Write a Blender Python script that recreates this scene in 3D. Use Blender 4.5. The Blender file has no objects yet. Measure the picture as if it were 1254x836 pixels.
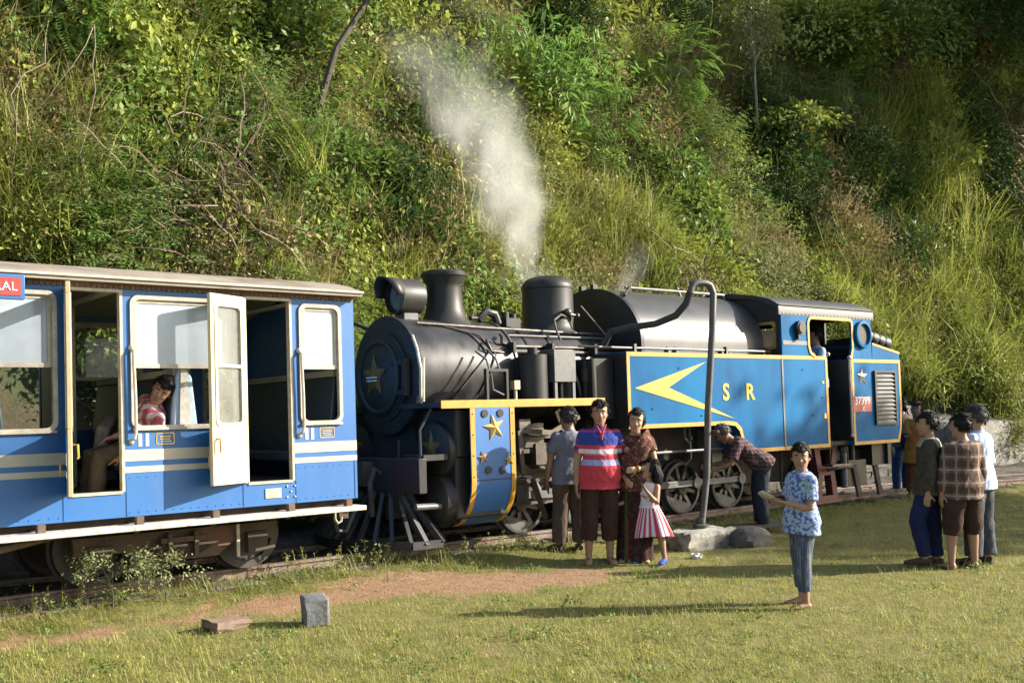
import bpy, math, random
import numpy as np
from mathutils import Vector, Matrix, Euler
from mathutils.bvhtree import BVHTree
random.seed(7); RNG = np.random.default_rng(7)
R = math.radians; PI = math.pi
sc = bpy.context.scene
C = sc.collection

# ------------------------------------------------------------------ camera
# world: X along the railway (towards the engine's cab end), Y across it (away from the viewer), Z up
cam_d = bpy.data.cameras.new('camera'); cam = bpy.data.objects.new('camera', cam_d); C.objects.link(cam)
cam.location = (0, 0, 1.97); cam.rotation_euler = (R(90), 0, R(-39.5))
cam_d.sensor_width = 36; cam_d.lens = 36.75; cam_d.shift_y = 0.0367
cam_d.clip_start = 0.1; cam_d.clip_end = 2000
sc.camera = cam
# ------------------------------------------------------------------ sky and sun
SUN_EL = 25.5
sun_h = Vector((0.846, -0.533, 0)).normalized()
sun_dir = Vector((sun_h.x*math.cos(R(SUN_EL)), sun_h.y*math.cos(R(SUN_EL)), math.sin(R(SUN_EL))))
w = bpy.data.worlds.new('World'); sc.world = w; w.use_nodes = True
nt = w.node_tree; nt.nodes.clear()
sky = nt.nodes.new('ShaderNodeTexSky'); sky.sky_type = 'NISHITA'; sky.sun_disc = False
sky.sun_elevation = R(SUN_EL); sky.sun_rotation = math.atan2(sun_h.x, sun_h.y)
sky.air_density = 1.0; sky.dust_density = 2.0; sky.ozone_density = 1.0
bg = nt.nodes.new('ShaderNodeBackground'); bg.inputs['Strength'].default_value = 0.092
wo = nt.nodes.new('ShaderNodeOutputWorld')
nt.links.new(sky.outputs[0], bg.inputs[0]); nt.links.new(bg.outputs[0], wo.inputs[0])
sd = bpy.data.lights.new('sun', 'SUN'); so = bpy.data.objects.new('sun', sd); C.objects.link(so)
sd.energy = 5.0; sd.angle = R(0.5); sd.color = (1.0, 0.915, 0.78)
so.rotation_euler = sun_dir.to_track_quat('Z', 'Y').to_euler(); so.location = (20, -10, 20)
sc.view_settings.view_transform = 'Standard'; sc.view_settings.look = 'None'
sc.view_settings.gamma = 1; sc.view_settings.exposure = 1.45; sc.view_settings.use_curve_mapping = False
sc.cycles.use_denoising = True
sc.cycles.volume_step_rate = 2.0; sc.cycles.volume_max_steps = 96
sc.cycles.max_bounces = 6; sc.cycles.transparent_max_bounces = 12
sc.cycles.diffuse_bounces = 2; sc.cycles.glossy_bounces = 3; sc.cycles.transmission_bounces = 4; sc.cycles.volume_bounces = 1
sc.cycles.caustics_reflective = False; sc.cycles.caustics_refractive = False
sc.cycles.sample_clamp_indirect = 6

# ------------------------------------------------------------------ materials
def mat(name, c1, c2=None, scale=6.0, rough=0.6, metal=0.0, bump=0.0, bscale=60.0, stretch=(1,1,1),
        lo=0.35, hi=0.65, spec=0.5, c3=None, scale3=2.0, lo3=0.5, hi3=0.7, coat=0.0, rough2=None):
    m = bpy.data.materials.new(name); m.use_nodes = True
    n = m.node_tree; b = n.nodes['Principled BSDF']; L = n.links.new
    b.inputs['Roughness'].default_value = rough; b.inputs['Metallic'].default_value = metal
    b.inputs['Specular IOR Level'].default_value = spec; b.inputs['Coat Weight'].default_value = coat
    tc = n.nodes.new('ShaderNodeTexCoord'); mp = n.nodes.new('ShaderNodeMapping'); mp.inputs['Scale'].default_value = stretch
    L(tc.outputs['Object'], mp.inputs[0])
    def nz(s, d=5):
        t = n.nodes.new('ShaderNodeTexNoise'); t.inputs['Scale'].default_value = s; t.inputs['Detail'].default_value = d
        t.inputs['Roughness'].default_value = 0.62; L(mp.outputs[0], t.inputs['Vector']); return t
    def rng(src, a, bb):
        q = n.nodes.new('ShaderNodeMapRange'); q.inputs[1].default_value = a; q.inputs[2].default_value = bb
        L(src, q.inputs[0]); return q.outputs[0]
    if c2 is None: c2 = tuple(x*0.72 for x in c1)
    t = nz(scale); f = rng(t.outputs['Fac'], lo, hi)
    mx = n.nodes.new('ShaderNodeMix'); mx.data_type = 'RGBA'
    mx.inputs['A'].default_value = (*c1, 1); mx.inputs['B'].default_value = (*c2, 1); L(f, mx.inputs['Factor'])
    col = mx.outputs['Result']
    if c3 is not None:
        t3 = nz(scale3, 7); f3 = rng(t3.outputs['Fac'], lo3, hi3)
        m3 = n.nodes.new('ShaderNodeMix'); m3.data_type = 'RGBA'; L(col, m3.inputs['A']); m3.inputs['B'].default_value = (*c3, 1)
        L(f3, m3.inputs['Factor']); col = m3.outputs['Result']
    L(col, b.inputs['Base Color'])
    if rough2 is not None:
        rr = n.nodes.new('ShaderNodeMapRange'); rr.inputs[1].default_value = lo; rr.inputs[2].default_value = hi
        rr.inputs[3].default_value = rough; rr.inputs[4].default_value = rough2
        L(t.outputs['Fac'], rr.inputs[0]); L(rr.outputs[0], b.inputs['Roughness'])
    if bump:
        tb = nz(bscale, 6); bn = n.nodes.new('ShaderNodeBump'); bn.inputs['Strength'].default_value = bump
        bn.inputs['Distance'].default_value = 0.02; L(tb.outputs['Fac'], bn.inputs['Height']); L(bn.outputs[0], b.inputs['Normal'])
    return m

MT = {}
MT['coach_blue'] = mat('coach_blue', (.024,.115,.325), (.032,.130,.345), 3, .42, bump=.05, bscale=9, c3=(.065,.13,.28), scale3=3.5, lo3=.56, hi3=.80, stretch=(1,1,.35))
MT['cream'] = mat('cream_paint', (.54,.46,.27), (.47,.39,.23), 7, .45, c3=(.30,.22,.12), scale3=9, lo3=.66, hi3=.85)
MT['stripe'] = mat('stripe_paint', (.48,.45,.35), (.42,.39,.30), 7, .5)
MT['alu'] = mat('worn_window_trim', (.48,.44,.36), (.34,.30,.24), 14, .4, c3=(.25,.18,.12), scale3=20, lo3=.6, hi3=.8)
MT['roof'] = mat('coach_roof', (.20,.17,.14), (.28,.25,.21), 2.2, .8, bump=.15, bscale=14, c3=(.10,.07,.05), scale3=1.3, lo3=.5, hi3=.75)
MT['valance'] = mat('valance_brown', (.12,.06,.04), (.20,.13,.09), 25, .7)
MT['inner'] = mat('coach_inner', (.42,.40,.32), (.36,.34,.27), 4, .6)
MT['floor'] = mat('coach_floor', (.05,.045,.04), None, 8, .8)
MT['seat'] = mat('seat_vinyl', (.022,.042,.062), (.03,.055,.075), 10, .45)
MT['seat_cover'] = mat('pale_seat_cover', (.45,.55,.68), (.35,.46,.60), 6, .8)
MT['white'] = mat('white_paint', (.55,.53,.48), (.42,.38,.32), 18, .55, c3=(.22,.14,.09), scale3=16, lo3=.58, hi3=.72)
MT['underframe'] = mat('underframe_dirt', (.040,.032,.027), (.085,.060,.045), 5, .85, bump=.3, bscale=30)
MT['bogie'] = mat('bogie_rust', (.075,.052,.040), (.125,.085,.063), 4, .85, bump=.25, bscale=30, c3=(.16,.065,.03), scale3=3, lo3=.55, hi3=.75)
MT['wheel_steel'] = mat('wheel_steel', (.06,.055,.05), (.035,.032,.03), 9, .55, .3, bump=.1)
MT['brass'] = mat('brass', (.62,.40,.09), (.45,.28,.06), 12, .35, .7)
MT['loco_black'] = mat('loco_black', (.018,.018,.018), (.034,.034,.033), 3.5, .45, spec=.32, bump=.05, bscale=8, rough2=.52, c3=(.062,.058,.052), scale3=2.2, lo3=.60, hi3=.85, stretch=(1,1,.4))
MT['loco_grey'] = mat('loco_grey', (.12,.125,.13), (.075,.078,.08), 6, .5, bump=.08, c3=(.045,.042,.04), scale3=4, lo3=.5, hi3=.75)
MT['boiler_grey'] = mat('boiler_grey', (.018,.0185,.0195), (.036,.036,.037), 2.6, .28, bump=.06, bscale=6, rough2=.5, c3=(.075,.071,.066), scale3=2.3, lo3=.58, hi3=.85, stretch=(1,1,.5))
MT['barrel_grey'] = mat('barrel_grey', (.040,.042,.045), (.062,.064,.067), 2.0, .38, bump=.05, bscale=5, rough2=.42)
MT['cabroof'] = mat('cab_roof_paint', (.022,.026,.032), (.035,.038,.042), 3, .62, bump=.06, bscale=8, c3=(.055,.055,.052), scale3=2)
MT['loco_blue'] = mat('loco_blue', (.003,.132,.310), (.003,.104,.260), 1.6, .5, bump=.06, bscale=3.5, stretch=(1,1,.45), c3=(.004,.062,.165), scale3=1.1, lo3=.48, hi3=.72, spec=.08)  # large darker blotches: dappled shade and reflections painted into the blue
MT['shield_blue'] = mat('shield_blue', (.030,.120,.33), (.040,.135,.35), 3, .4, bump=.05, bscale=8)
MT['trim_yellow'] = mat('trim_yellow', (.50,.26,.028), (.42,.21,.022), 8, .45, c3=(.20,.12,.03), scale3=14, lo3=.62, hi3=.8)
MT['yellow'] = mat('letter_yellow', (.50,.37,.025), (.44,.32,.022), 8, .45)
MT['motion'] = mat('motion_steel', (.135,.125,.11), (.065,.058,.05), 9, .42, .5, bump=.1, c3=(.10,.075,.05), scale3=7, lo3=.52, hi3=.7)
MT['gear_tan'] = mat('gear_tan', (.115,.095,.062), (.06,.05,.034), 9, .6, .1, bump=.1)
MT['loco_wheel'] = mat('loco_wheel', (.055,.060,.058), (.085,.088,.083), 7, .5, bump=.1)
MT['red_frame'] = mat('red_frame', (.13,.028,.022), (.08,.022,.02), 6, .6, bump=.1, c3=(.05,.035,.03), scale3=5, lo3=.55, hi3=.75)
MT['plate_red'] = mat('plate_red', (.32,.035,.03), (.26,.03,.025), 8, .5)
MT['silver'] = mat('star_metal', (.50,.42,.30), (.38,.31,.21), 12, .4, .5)
MT['gold'] = mat('star_gold', (.62,.42,.14), (.5,.33,.10), 12, .4, .45)
MT['dull_gold'] = mat('dull_gold', (.22,.12,.025), (.16,.08,.02), 12, .5, .3)
MT['rail'] = mat('rail_steel', (.17,.13,.11), (.26,.21,.18), 5, .6, .3, bump=.2, c3=(.12,.055,.03), scale3=4, lo3=.45, hi3=.7)
MT['railtop'] = mat('rail_head', (.40,.37,.34), (.30,.26,.22), 5, .4, .6)
MT['sleeper'] = mat('sleeper', (.055,.048,.042), (.09,.078,.066), 6, .9, bump=.4, bscale=25)
MT['pipe'] = mat('pipe_grey', (.10,.10,.098), (.065,.062,.06), 10, .55, .2, bump=.1, c3=(.13,.075,.045), scale3=6, lo3=.58, hi3=.8)
MT['rubber'] = mat('black_rubber', (.016,.016,.017), (.03,.03,.03), 8, .55)
MT['concrete'] = mat('old_concrete', (.26,.25,.22), (.15,.145,.125), 3, .9, bump=.5, bscale=18, c3=(.045,.045,.04), scale3=3.5, lo3=.48, hi3=.66)
MT['pale_concrete'] = mat('pale_concrete', (.44,.42,.37), (.22,.21,.18), 6, .95, bump=.7, bscale=22, c3=(.09,.085,.07), scale3=4, lo3=.5, hi3=.66)
MT['stone'] = mat('grey_stone', (.165,.17,.17), (.105,.11,.11), 8, .85, bump=.4, bscale=30, c3=(.24,.19,.13), scale3=5, lo3=.58, hi3=.75)
MT['flatstone'] = mat('brown_stone', (.20,.14,.10), (.13,.09,.065), 8, .9, bump=.4, bscale=30)
MT['dark_stone'] = mat('dark_wall_stone', (.10,.095,.085), (.055,.052,.046), 5, .95, bump=.6, bscale=16, c3=(.20,.19,.16), scale3=4, lo3=.6, hi3=.75)
MT['rock'] = mat('dark_rock', (.075,.072,.066), (.17,.16,.145), 2.2, .9, bump=.7, bscale=10, c3=(.03,.028,.025), scale3=2.2, lo3=.45, hi3=.65)
MT['bark'] = mat('bark', (.045,.036,.028), (.085,.07,.055), 6, .9, bump=.5, bscale=20, stretch=(1,1,.3))
MT['palebark'] = mat('pale_bark', (.28,.26,.21), (.17,.155,.125), 6, .9, bump=.4, bscale=20, stretch=(1,1,.3))
MT['litter'] = mat('white_litter', (.75,.75,.78), (.5,.5,.55), 8, .6)

def glassy(name, tint, alpha, rough=.05):
    m = bpy.data.materials.new(name); m.use_nodes = True; n = m.node_tree; b = n.nodes['Principled BSDF']
    b.inputs['Base Color'].default_value = (*tint, 1); b.inputs['Roughness'].default_value = rough
    b.inputs['Specular IOR Level'].default_value = .8
    t = n.nodes.new('ShaderNodeTexNoise'); t.inputs['Scale'].default_value = 3.0; t.inputs['Detail'].default_value = 4
    tc = n.nodes.new('ShaderNodeTexCoord'); n.links.new(tc.outputs['Object'], t.inputs['Vector'])
    q = n.nodes.new('ShaderNodeMapRange'); q.inputs[1].default_value = .3; q.inputs[2].default_value = .7
    q.inputs[3].default_value = alpha-.10; q.inputs[4].default_value = alpha+.10
    n.links.new(t.outputs['Fac'], q.inputs[0]); n.links.new(q.outputs[0], b.inputs['Alpha'])
    return m
MT['glass'] = glassy('sky_tint_glass', (.50,.58,.66), .60)  # pale blue tint paints the reflected sky into the panes
MT['clearglass'] = glassy('clear_glass', (.32,.35,.33), .28)

def leafmat(name, c1, c2, trans=.35, rough=.55, rnd=.5):
    m = bpy.data.materials.new(name); m.use_nodes = True; n = m.node_tree; L = n.links.new
    b = n.nodes['Principled BSDF']; out = n.nodes['Material Output']
    oi = n.nodes.new('ShaderNodeObjectInfo'); tc = n.nodes.new('ShaderNodeTexCoord')
    t = n.nodes.new('ShaderNodeTexNoise'); t.inputs['Scale'].default_value = 4.0; t.inputs['Detail'].default_value = 1
    L(tc.outputs['Object'], t.inputs['Vector'])
    a = n.nodes.new('ShaderNodeMath'); a.operation = 'MULTIPLY_ADD'; a.inputs[1].default_value = rnd; L(oi.outputs['Random'], a.inputs[0])
    q = n.nodes.new('ShaderNodeMapRange'); q.inputs[1].default_value = .3; q.inputs[2].default_value = .7; q.inputs[4].default_value = 1-rnd
    L(t.outputs['Fac'], q.inputs[0]); L(q.outputs[0], a.inputs[2])
    mx = n.nodes.new('ShaderNodeMix'); mx.data_type = 'RGBA'; mx.inputs['A'].default_value = (*c1,1); mx.inputs['B'].default_value = (*c2,1)
    L(a.outputs[0], mx.inputs['Factor']); L(mx.outputs['Result'], b.inputs['Base Color'])
    b.inputs['Roughness'].default_value = rough; b.inputs['Specular IOR Level'].default_value = .3
    tr = n.nodes.new('ShaderNodeBsdfTranslucent'); L(mx.outputs['Result'], tr.inputs['Color'])
    ms = n.nodes.new('ShaderNodeMixShader'); ms.inputs[0].default_value = trans
    L(b.outputs[0], ms.inputs[1]); L(tr.outputs[0], ms.inputs[2]); L(ms.outputs[0], out.inputs['Surface'])
    return m
LF = {}
LF['green'] = leafmat('leaf_green', (.090,.160,.034), (.170,.255,.058))
LF['yellow'] = leafmat('leaf_yellowgreen', (.205,.255,.045), (.34,.375,.080))
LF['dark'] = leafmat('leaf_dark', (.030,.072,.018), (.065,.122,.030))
LF['olive'] = leafmat('leaf_olive', (.150,.175,.068), (.25,.27,.115))
LF['bright'] = leafmat('leaf_bright', (.095,.195,.038), (.185,.31,.065), .4)
LF['dry'] = leafmat('dry_grass', (.29,.22,.115), (.45,.37,.20), .25)
LF['grassy'] = leafmat('tall_grass', (.205,.230,.058), (.35,.36,.110), .35)
LF['lawn'] = leafmat('lawn_blade', (.235,.265,.060), (.43,.41,.125), .42, rnd=.75)
LF['lawndry'] = leafmat('lawn_dry', (.28,.24,.10), (.40,.35,.16), .3)
LF['twig'] = leafmat('dead_twig', (.11,.08,.055), (.18,.135,.095), .05)
LF['weed'] = leafmat('weed_pale', (.18,.22,.09), (.28,.31,.15), .3)
LF['tan'] = leafmat('withered_leaf', (.23,.165,.085), (.40,.31,.16), .25)
LF['clover'] = leafmat('clover', (.09,.17,.035), (.16,.25,.055), .3)

# ------------------------------------------------------------------ mesh helpers
def basis(d):
    d = Vector(d).normalized(); a = Vector((0,0,1)) if abs(d.z) < .92 else Vector((1,0,0))
    u = d.cross(a).normalized(); return u, d.cross(u).normalized()
class MB:
    def __init__(s): s.v = []; s.f = []
    def add(s, vs, fs):
        o = len(s.v); s.v += [tuple(p) for p in vs]; s.f += [tuple(i+o for i in f) for f in fs]; return s
    def box(s, x0, x1, y0, y1, z0, z1):
        vs = [(x,y,z) for x in (x0,x1) for y in (y0,y1) for z in (z0,z1)]
        return s.add(vs, [(0,1,3,2),(4,6,7,5),(0,4,5,1),(2,3,7,6),(0,2,6,4),(1,5,7,3)])
    def bar(s, p, q, w, h):      # rectangular bar between two points
        p, q = Vector(p), Vector(q); d = (q-p).normalized(); a = Vector((0,0,1)) if abs(d.z) < .95 else Vector((1,0,0))
        u = d.cross(a).normalized()*w/2; v = u.cross(d).normalized()*h/2
        vs = [b+su*u+sv*v for b in (p,q) for su, sv in ((-1,-1),(1,-1),(1,1),(-1,1))]
        return s.add(vs, [(3,2,1,0),(4,5,6,7)]+[(i,(i+1)%4,4+(i+1)%4,4+i) for i in range(4)])
    def cyl(s, p, q, r0, r1=None, n=20):
        p, q = Vector(p), Vector(q); r1 = r0 if r1 is None else r1; u, v = basis(q-p)
        vs = [b+(u*math.cos(2*PI*i/n)+v*math.sin(2*PI*i/n))*r for b, r in ((p,r0),(q,r1)) for i in range(n)]
        return s.add(vs, [tuple(range(n-1,-1,-1)), tuple(range(n,2*n))]+[(i,(i+1)%n,n+(i+1)%n,n+i) for i in range(n)])
    def tube(s, pts, r, n=8, caps=True):
        P = [Vector(p) for p in pts]; rs = r if isinstance(r,(list,tuple)) else [r]*len(P)
        ts = [(P[min(i+1,len(P)-1)]-P[max(i-1,0)]).normalized() for i in range(len(P))]
        u, v = basis(ts[0]); vs = []
        for i, p in enumerate(P):
            t = ts[i]; u = (u-t*u.dot(t)).normalized(); v = t.cross(u)
            vs += [p+(u*math.cos(2*PI*k/n)+v*math.sin(2*PI*k/n))*rs[i] for k in range(n)]
        fs = [(i*n+k, i*n+(k+1)%n, (i+1)*n+(k+1)%n, (i+1)*n+k) for i in range(len(P)-1) for k in range(n)]
        if caps: fs += [tuple(range(n-1,-1,-1)), tuple((len(P)-1)*n+k for k in range(n))]
        return s.add(vs, fs)
    def lathe(s, prof, n=28, org=(0,0,0), axis='z', ring=False):     # prof: (radius, height along axis)
        o = Vector(org); vs = []
        for r, h in prof:
            for k in range(n):
                a = 2*PI*k/n; c, q = r*math.cos(a), r*math.sin(a)
                vs.append(o+Vector({'z':(c,q,h),'x':(h,c,q),'y':(q,h,c)}[axis]))
        m = len(prof)
        fs = [(i*n+k, i*n+(k+1)%n, (i+1)*n+(k+1)%n, (i+1)*n+k) for i in range(m-1) for k in range(n)]
        if ring: fs += [((m-1)*n+k, (m-1)*n+(k+1)%n, (k+1)%n, k) for k in range(n)]
        else: fs += [tuple(range(n-1,-1,-1)), tuple((m-1)*n+k for k in range(n))]
        return s.add(vs, fs)
    def prism(s, poly, a, b, plane='xz'):   # poly in the plane, extruded from a to b along the third axis
        mk = {'xz':lambda p,t:(p[0],t,p[1]), 'yz':lambda p,t:(t,p[0],p[1]), 'xy':lambda p,t:(p[0],p[1],t)}[plane]
        n = len(poly); vs = [mk(p,a) for p in poly]+[mk(p,b) for p in poly]
        return s.add(vs, [tuple(range(n)), tuple(range(2*n-1,n-1,-1))]+[(i,n+i,n+(i+1)%n,(i+1)%n) for i in range(n)])
    def frame(s, outer, inner, a, b, plane='xz'):   # ring between two polygons with the same vertex count
        mk = {'xz':lambda p,t:(p[0],t,p[1]), 'yz':lambda p,t:(t,p[0],p[1])}[plane]
        n = len(outer); vs = [mk(p,t) for t in (a,b) for q in (outer,inner) for p in q]; fs = []
        for i in range(n):
            j = (i+1)%n
            fs += [(i,j,n+j,n+i), (2*n+i,3*n+i,3*n+j,2*n+j), (i,2*n+i,2*n+j,j), (n+i,n+j,3*n+j,3*n+i)]
        return s.add(vs, fs)
    def ball(s, c, r, n=14, m=9):
        c = Vector(c); rx, ry, rz = r if isinstance(r,(tuple,list)) else (r,r,r)
        vs = [c+Vector((0,0,-rz))]
        for i in range(1,m):
            a = -PI/2+PI*i/m
            vs += [c+Vector((rx*math.cos(a)*math.cos(2*PI*k/n), ry*math.cos(a)*math.sin(2*PI*k/n), rz*math.sin(a))) for k in range(n)]
        vs.append(c+Vector((0,0,rz))); fs = []
        for k in range(n): fs.append((0,1+(k+1)%n,1+k)); fs.append((len(vs)-1,1+(m-2)*n+k,1+(m-2)*n+(k+1)%n))
        for i in range(m-2):
            for k in range(n): fs.append((1+i*n+k,1+i*n+(k+1)%n,1+(i+1)*n+(k+1)%n,1+(i+1)*n+k))
        return s.add(vs, fs)
    def loft(s, secs, n=16):     # secs: (center, u semi-axis vector, v semi-axis vector)
        vs = []
        for c, u, v in secs:
            c, u, v = Vector(c), Vector(u), Vector(v)
            vs += [c+u*math.cos(2*PI*k/n)+v*math.sin(2*PI*k/n) for k in range(n)]
        m = len(secs); fs = [(i*n+k, i*n+(k+1)%n, (i+1)*n+(k+1)%n, (i+1)*n+k) for i in range(m-1) for k in range(n)]
        fs += [tuple(range(n-1,-1,-1)), tuple((m-1)*n+k for k in range(n))]
        return s.add(vs, fs)
    def star(s, c, r, y0, y1, rot=0, inner=.4, plane='xz'):      # five-pointed faceted star with a raised middle
        pts = []
        for k in range(10):
            a = PI/2+rot+k*PI/5; q = r if k%2 == 0 else r*inner
            pts.append((c[0]+q*math.cos(a), c[1]+q*math.sin(a)))
        mk = {'xz':lambda p,t:(p[0],t,p[1]), 'yz':lambda p,t:(t,p[0],p[1])}[plane]
        vs = [mk(p,y0) for p in pts]+[mk(c,y1)]
        fs = [(k,(k+1)%10,10) for k in range(10)]+[tuple(range(9,-1,-1))]
        return s.add(vs, fs)
    def mesh(s, name, m, off=(0,0,0), smooth=35):
        me = bpy.data.meshes.new(name)
        o = Vector(off); me.from_pydata([(p[0]-o.x,p[1]-o.y,p[2]-o.z) for p in s.v], [], s.f)
        me.update(); fixn(me)
        if m: me.materials.append(m)
        if smooth:
            me.shade_smooth(); me.set_sharp_from_angle(angle=R(smooth))
        return me
    def build(s, name, m, parent=None, bevel=0, smooth=35):
        off = parent.get('ox', 0) if parent else 0
        o = bpy.data.objects.new(name, s.mesh(name, MT.get(m, m) if isinstance(m, str) else m, (off,0,0), smooth)); C.objects.link(o)
        if parent: o.parent = parent if 'ox' in parent else parent; o['ox'] = off
        if bevel:
            bv = o.modifiers.new('bevel','BEVEL'); bv.width = bevel; bv.segments = 2; bv.limit_method = 'ANGLE'; bv.angle_limit = R(40)
        return o
import bmesh
def fixn(me):
    bm = bmesh.new(); bm.from_mesh(me); bmesh.ops.recalc_face_normals(bm, faces=bm.faces); bm.to_mesh(me); bm.free()
def tag(o, label=None, cat=None, group=None, kind=None):
    if label: o['label'] = label
    if cat: o['category'] = cat
    if group: o['group'] = group
    if kind: o['kind'] = kind
    return o
def empty(name, loc=(0,0,0), rot=(0,0,0), label=None, cat=None, group=None, kind=None, ox=0):
    o = bpy.data.objects.new(name, None); C.objects.link(o); o.location = loc; o.rotation_euler = rot
    o.empty_display_size = .2; o['ox'] = ox
    return tag(o, label, cat, group, kind)
def copy_tree(o, parent=None):
    c = o.copy(); C.objects.link(c); c.parent = parent
    for ch in list(o.children): copy_tree(ch, c)
    return c
def text_mesh(name, body, size, m, parent, M4, extrude=.003, ox=0, bold=0.0):
    cu = bpy.data.curves.new(name, 'FONT'); cu.body = body; cu.size = size; cu.extrude = extrude
    cu.offset = bold; cu.align_x = 'CENTER'; cu.align_y = 'CENTER'; cu.resolution_u = 3
    t = bpy.data.objects.new(name+'_tmp', cu); C.objects.link(t)
    bpy.context.view_layer.update()
    me = bpy.data.meshes.new_from_object(t.evaluated_get(bpy.context.evaluated_depsgraph_get()))
    bpy.data.objects.remove(t); bpy.data.curves.remove(cu)
    me.transform(M4); me.name = name; me.materials.clear(); me.materials.append(MT[m])
    o = bpy.data.objects.new(name, me); C.objects.link(o); o.parent = parent; o['ox'] = ox
    return o
def face_text(x, y, z, ox): # text standing on a plane that faces -Y
    return Matrix.Translation((x-ox, y, z)) @ Matrix.Rotation(R(90), 4, 'X')
def rrect(x0, x1, z0, z1, r, n=4):
    pts = []
    for cx, cz, a0 in ((x1-r,z1-r,0),(x0+r,z1-r,90),(x0+r,z0+r,180),(x1-r,z0+r,270)):
        for k in range(n+1):
            a = R(a0+90*k/n); pts.append((cx+r*math.cos(a), cz+r*math.sin(a)))
    return pts
def sn(x, y, seed=0.0):     # smooth cheap noise, about -1..1
    return (math.sin(x*1.0+1.7*math.sin(y*.83+seed)+seed*2.1)*.5 + math.sin(y*1.31+1.3*math.sin(x*.71+seed*1.7)+seed)*.5
            + .35*math.sin(x*2.7+y*2.1+seed*3.3)+.25*math.sin(x*4.3-y*3.9+seed*5.1))/1.6
# ------------------------------------------------------------------ ground
YC, ZR, CANT = 9.85, 0.15, R(-2.8)
def sstep(a, b, x):
    t = min(1, max(0, (x-a)/(b-a))); return t*t*(3-2*t)
BARE = [((1.2,8.36),.08),((2.0,8.33),.10),((2.87,8.31),.12),((3.94,8.36),.24),((5.1,8.32),.40),((6.2,8.08),.52),((6.9,7.68),.46),((7.40,7.85),.28)]
def bare(x, y):
    best = -9
    for (p, r0), (q, r1) in zip(BARE, BARE[1:]):
        dx, dy = q[0]-p[0], q[1]-p[1]; t = max(0, min(1, ((x-p[0])*dx+(y-p[1])*dy)/(dx*dx+dy*dy)))
        d = math.hypot(x-p[0]-t*dx, y-p[1]-t*dy); best = max(best, (r0+(r1-r0)*t)-d)
    n = .18*sn(x*3.1,y*3.3,1.3)+.16*sn(x*9,y*8,4.1)+.10*sn(x*19,y*21,2.1)
    b = sstep(-.20, .26, best+n)
    b = max(b, .42*sstep(.5, .95, sn(x*1.6, y*1.9, 6.2)))           # worn spots in the lawn
    return b
def yc(x): return YC - .012*max(0, x-12)**2
def gz(x, y):
    z = .018*sn(x*1.1, y*1.2, .4)+.008*sn(x*4, y*4, 2.2)
    z += .07*sstep(8.45, 8.95, y+(YC-yc(x)))
    return z
def axis_vals(a, b, step, far):
    mid = list(np.arange(a, b+1e-6, step)); lo = [a-d for d in far[::-1]]; hi = [b+d for d in far]
    return lo+mid+hi
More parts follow.
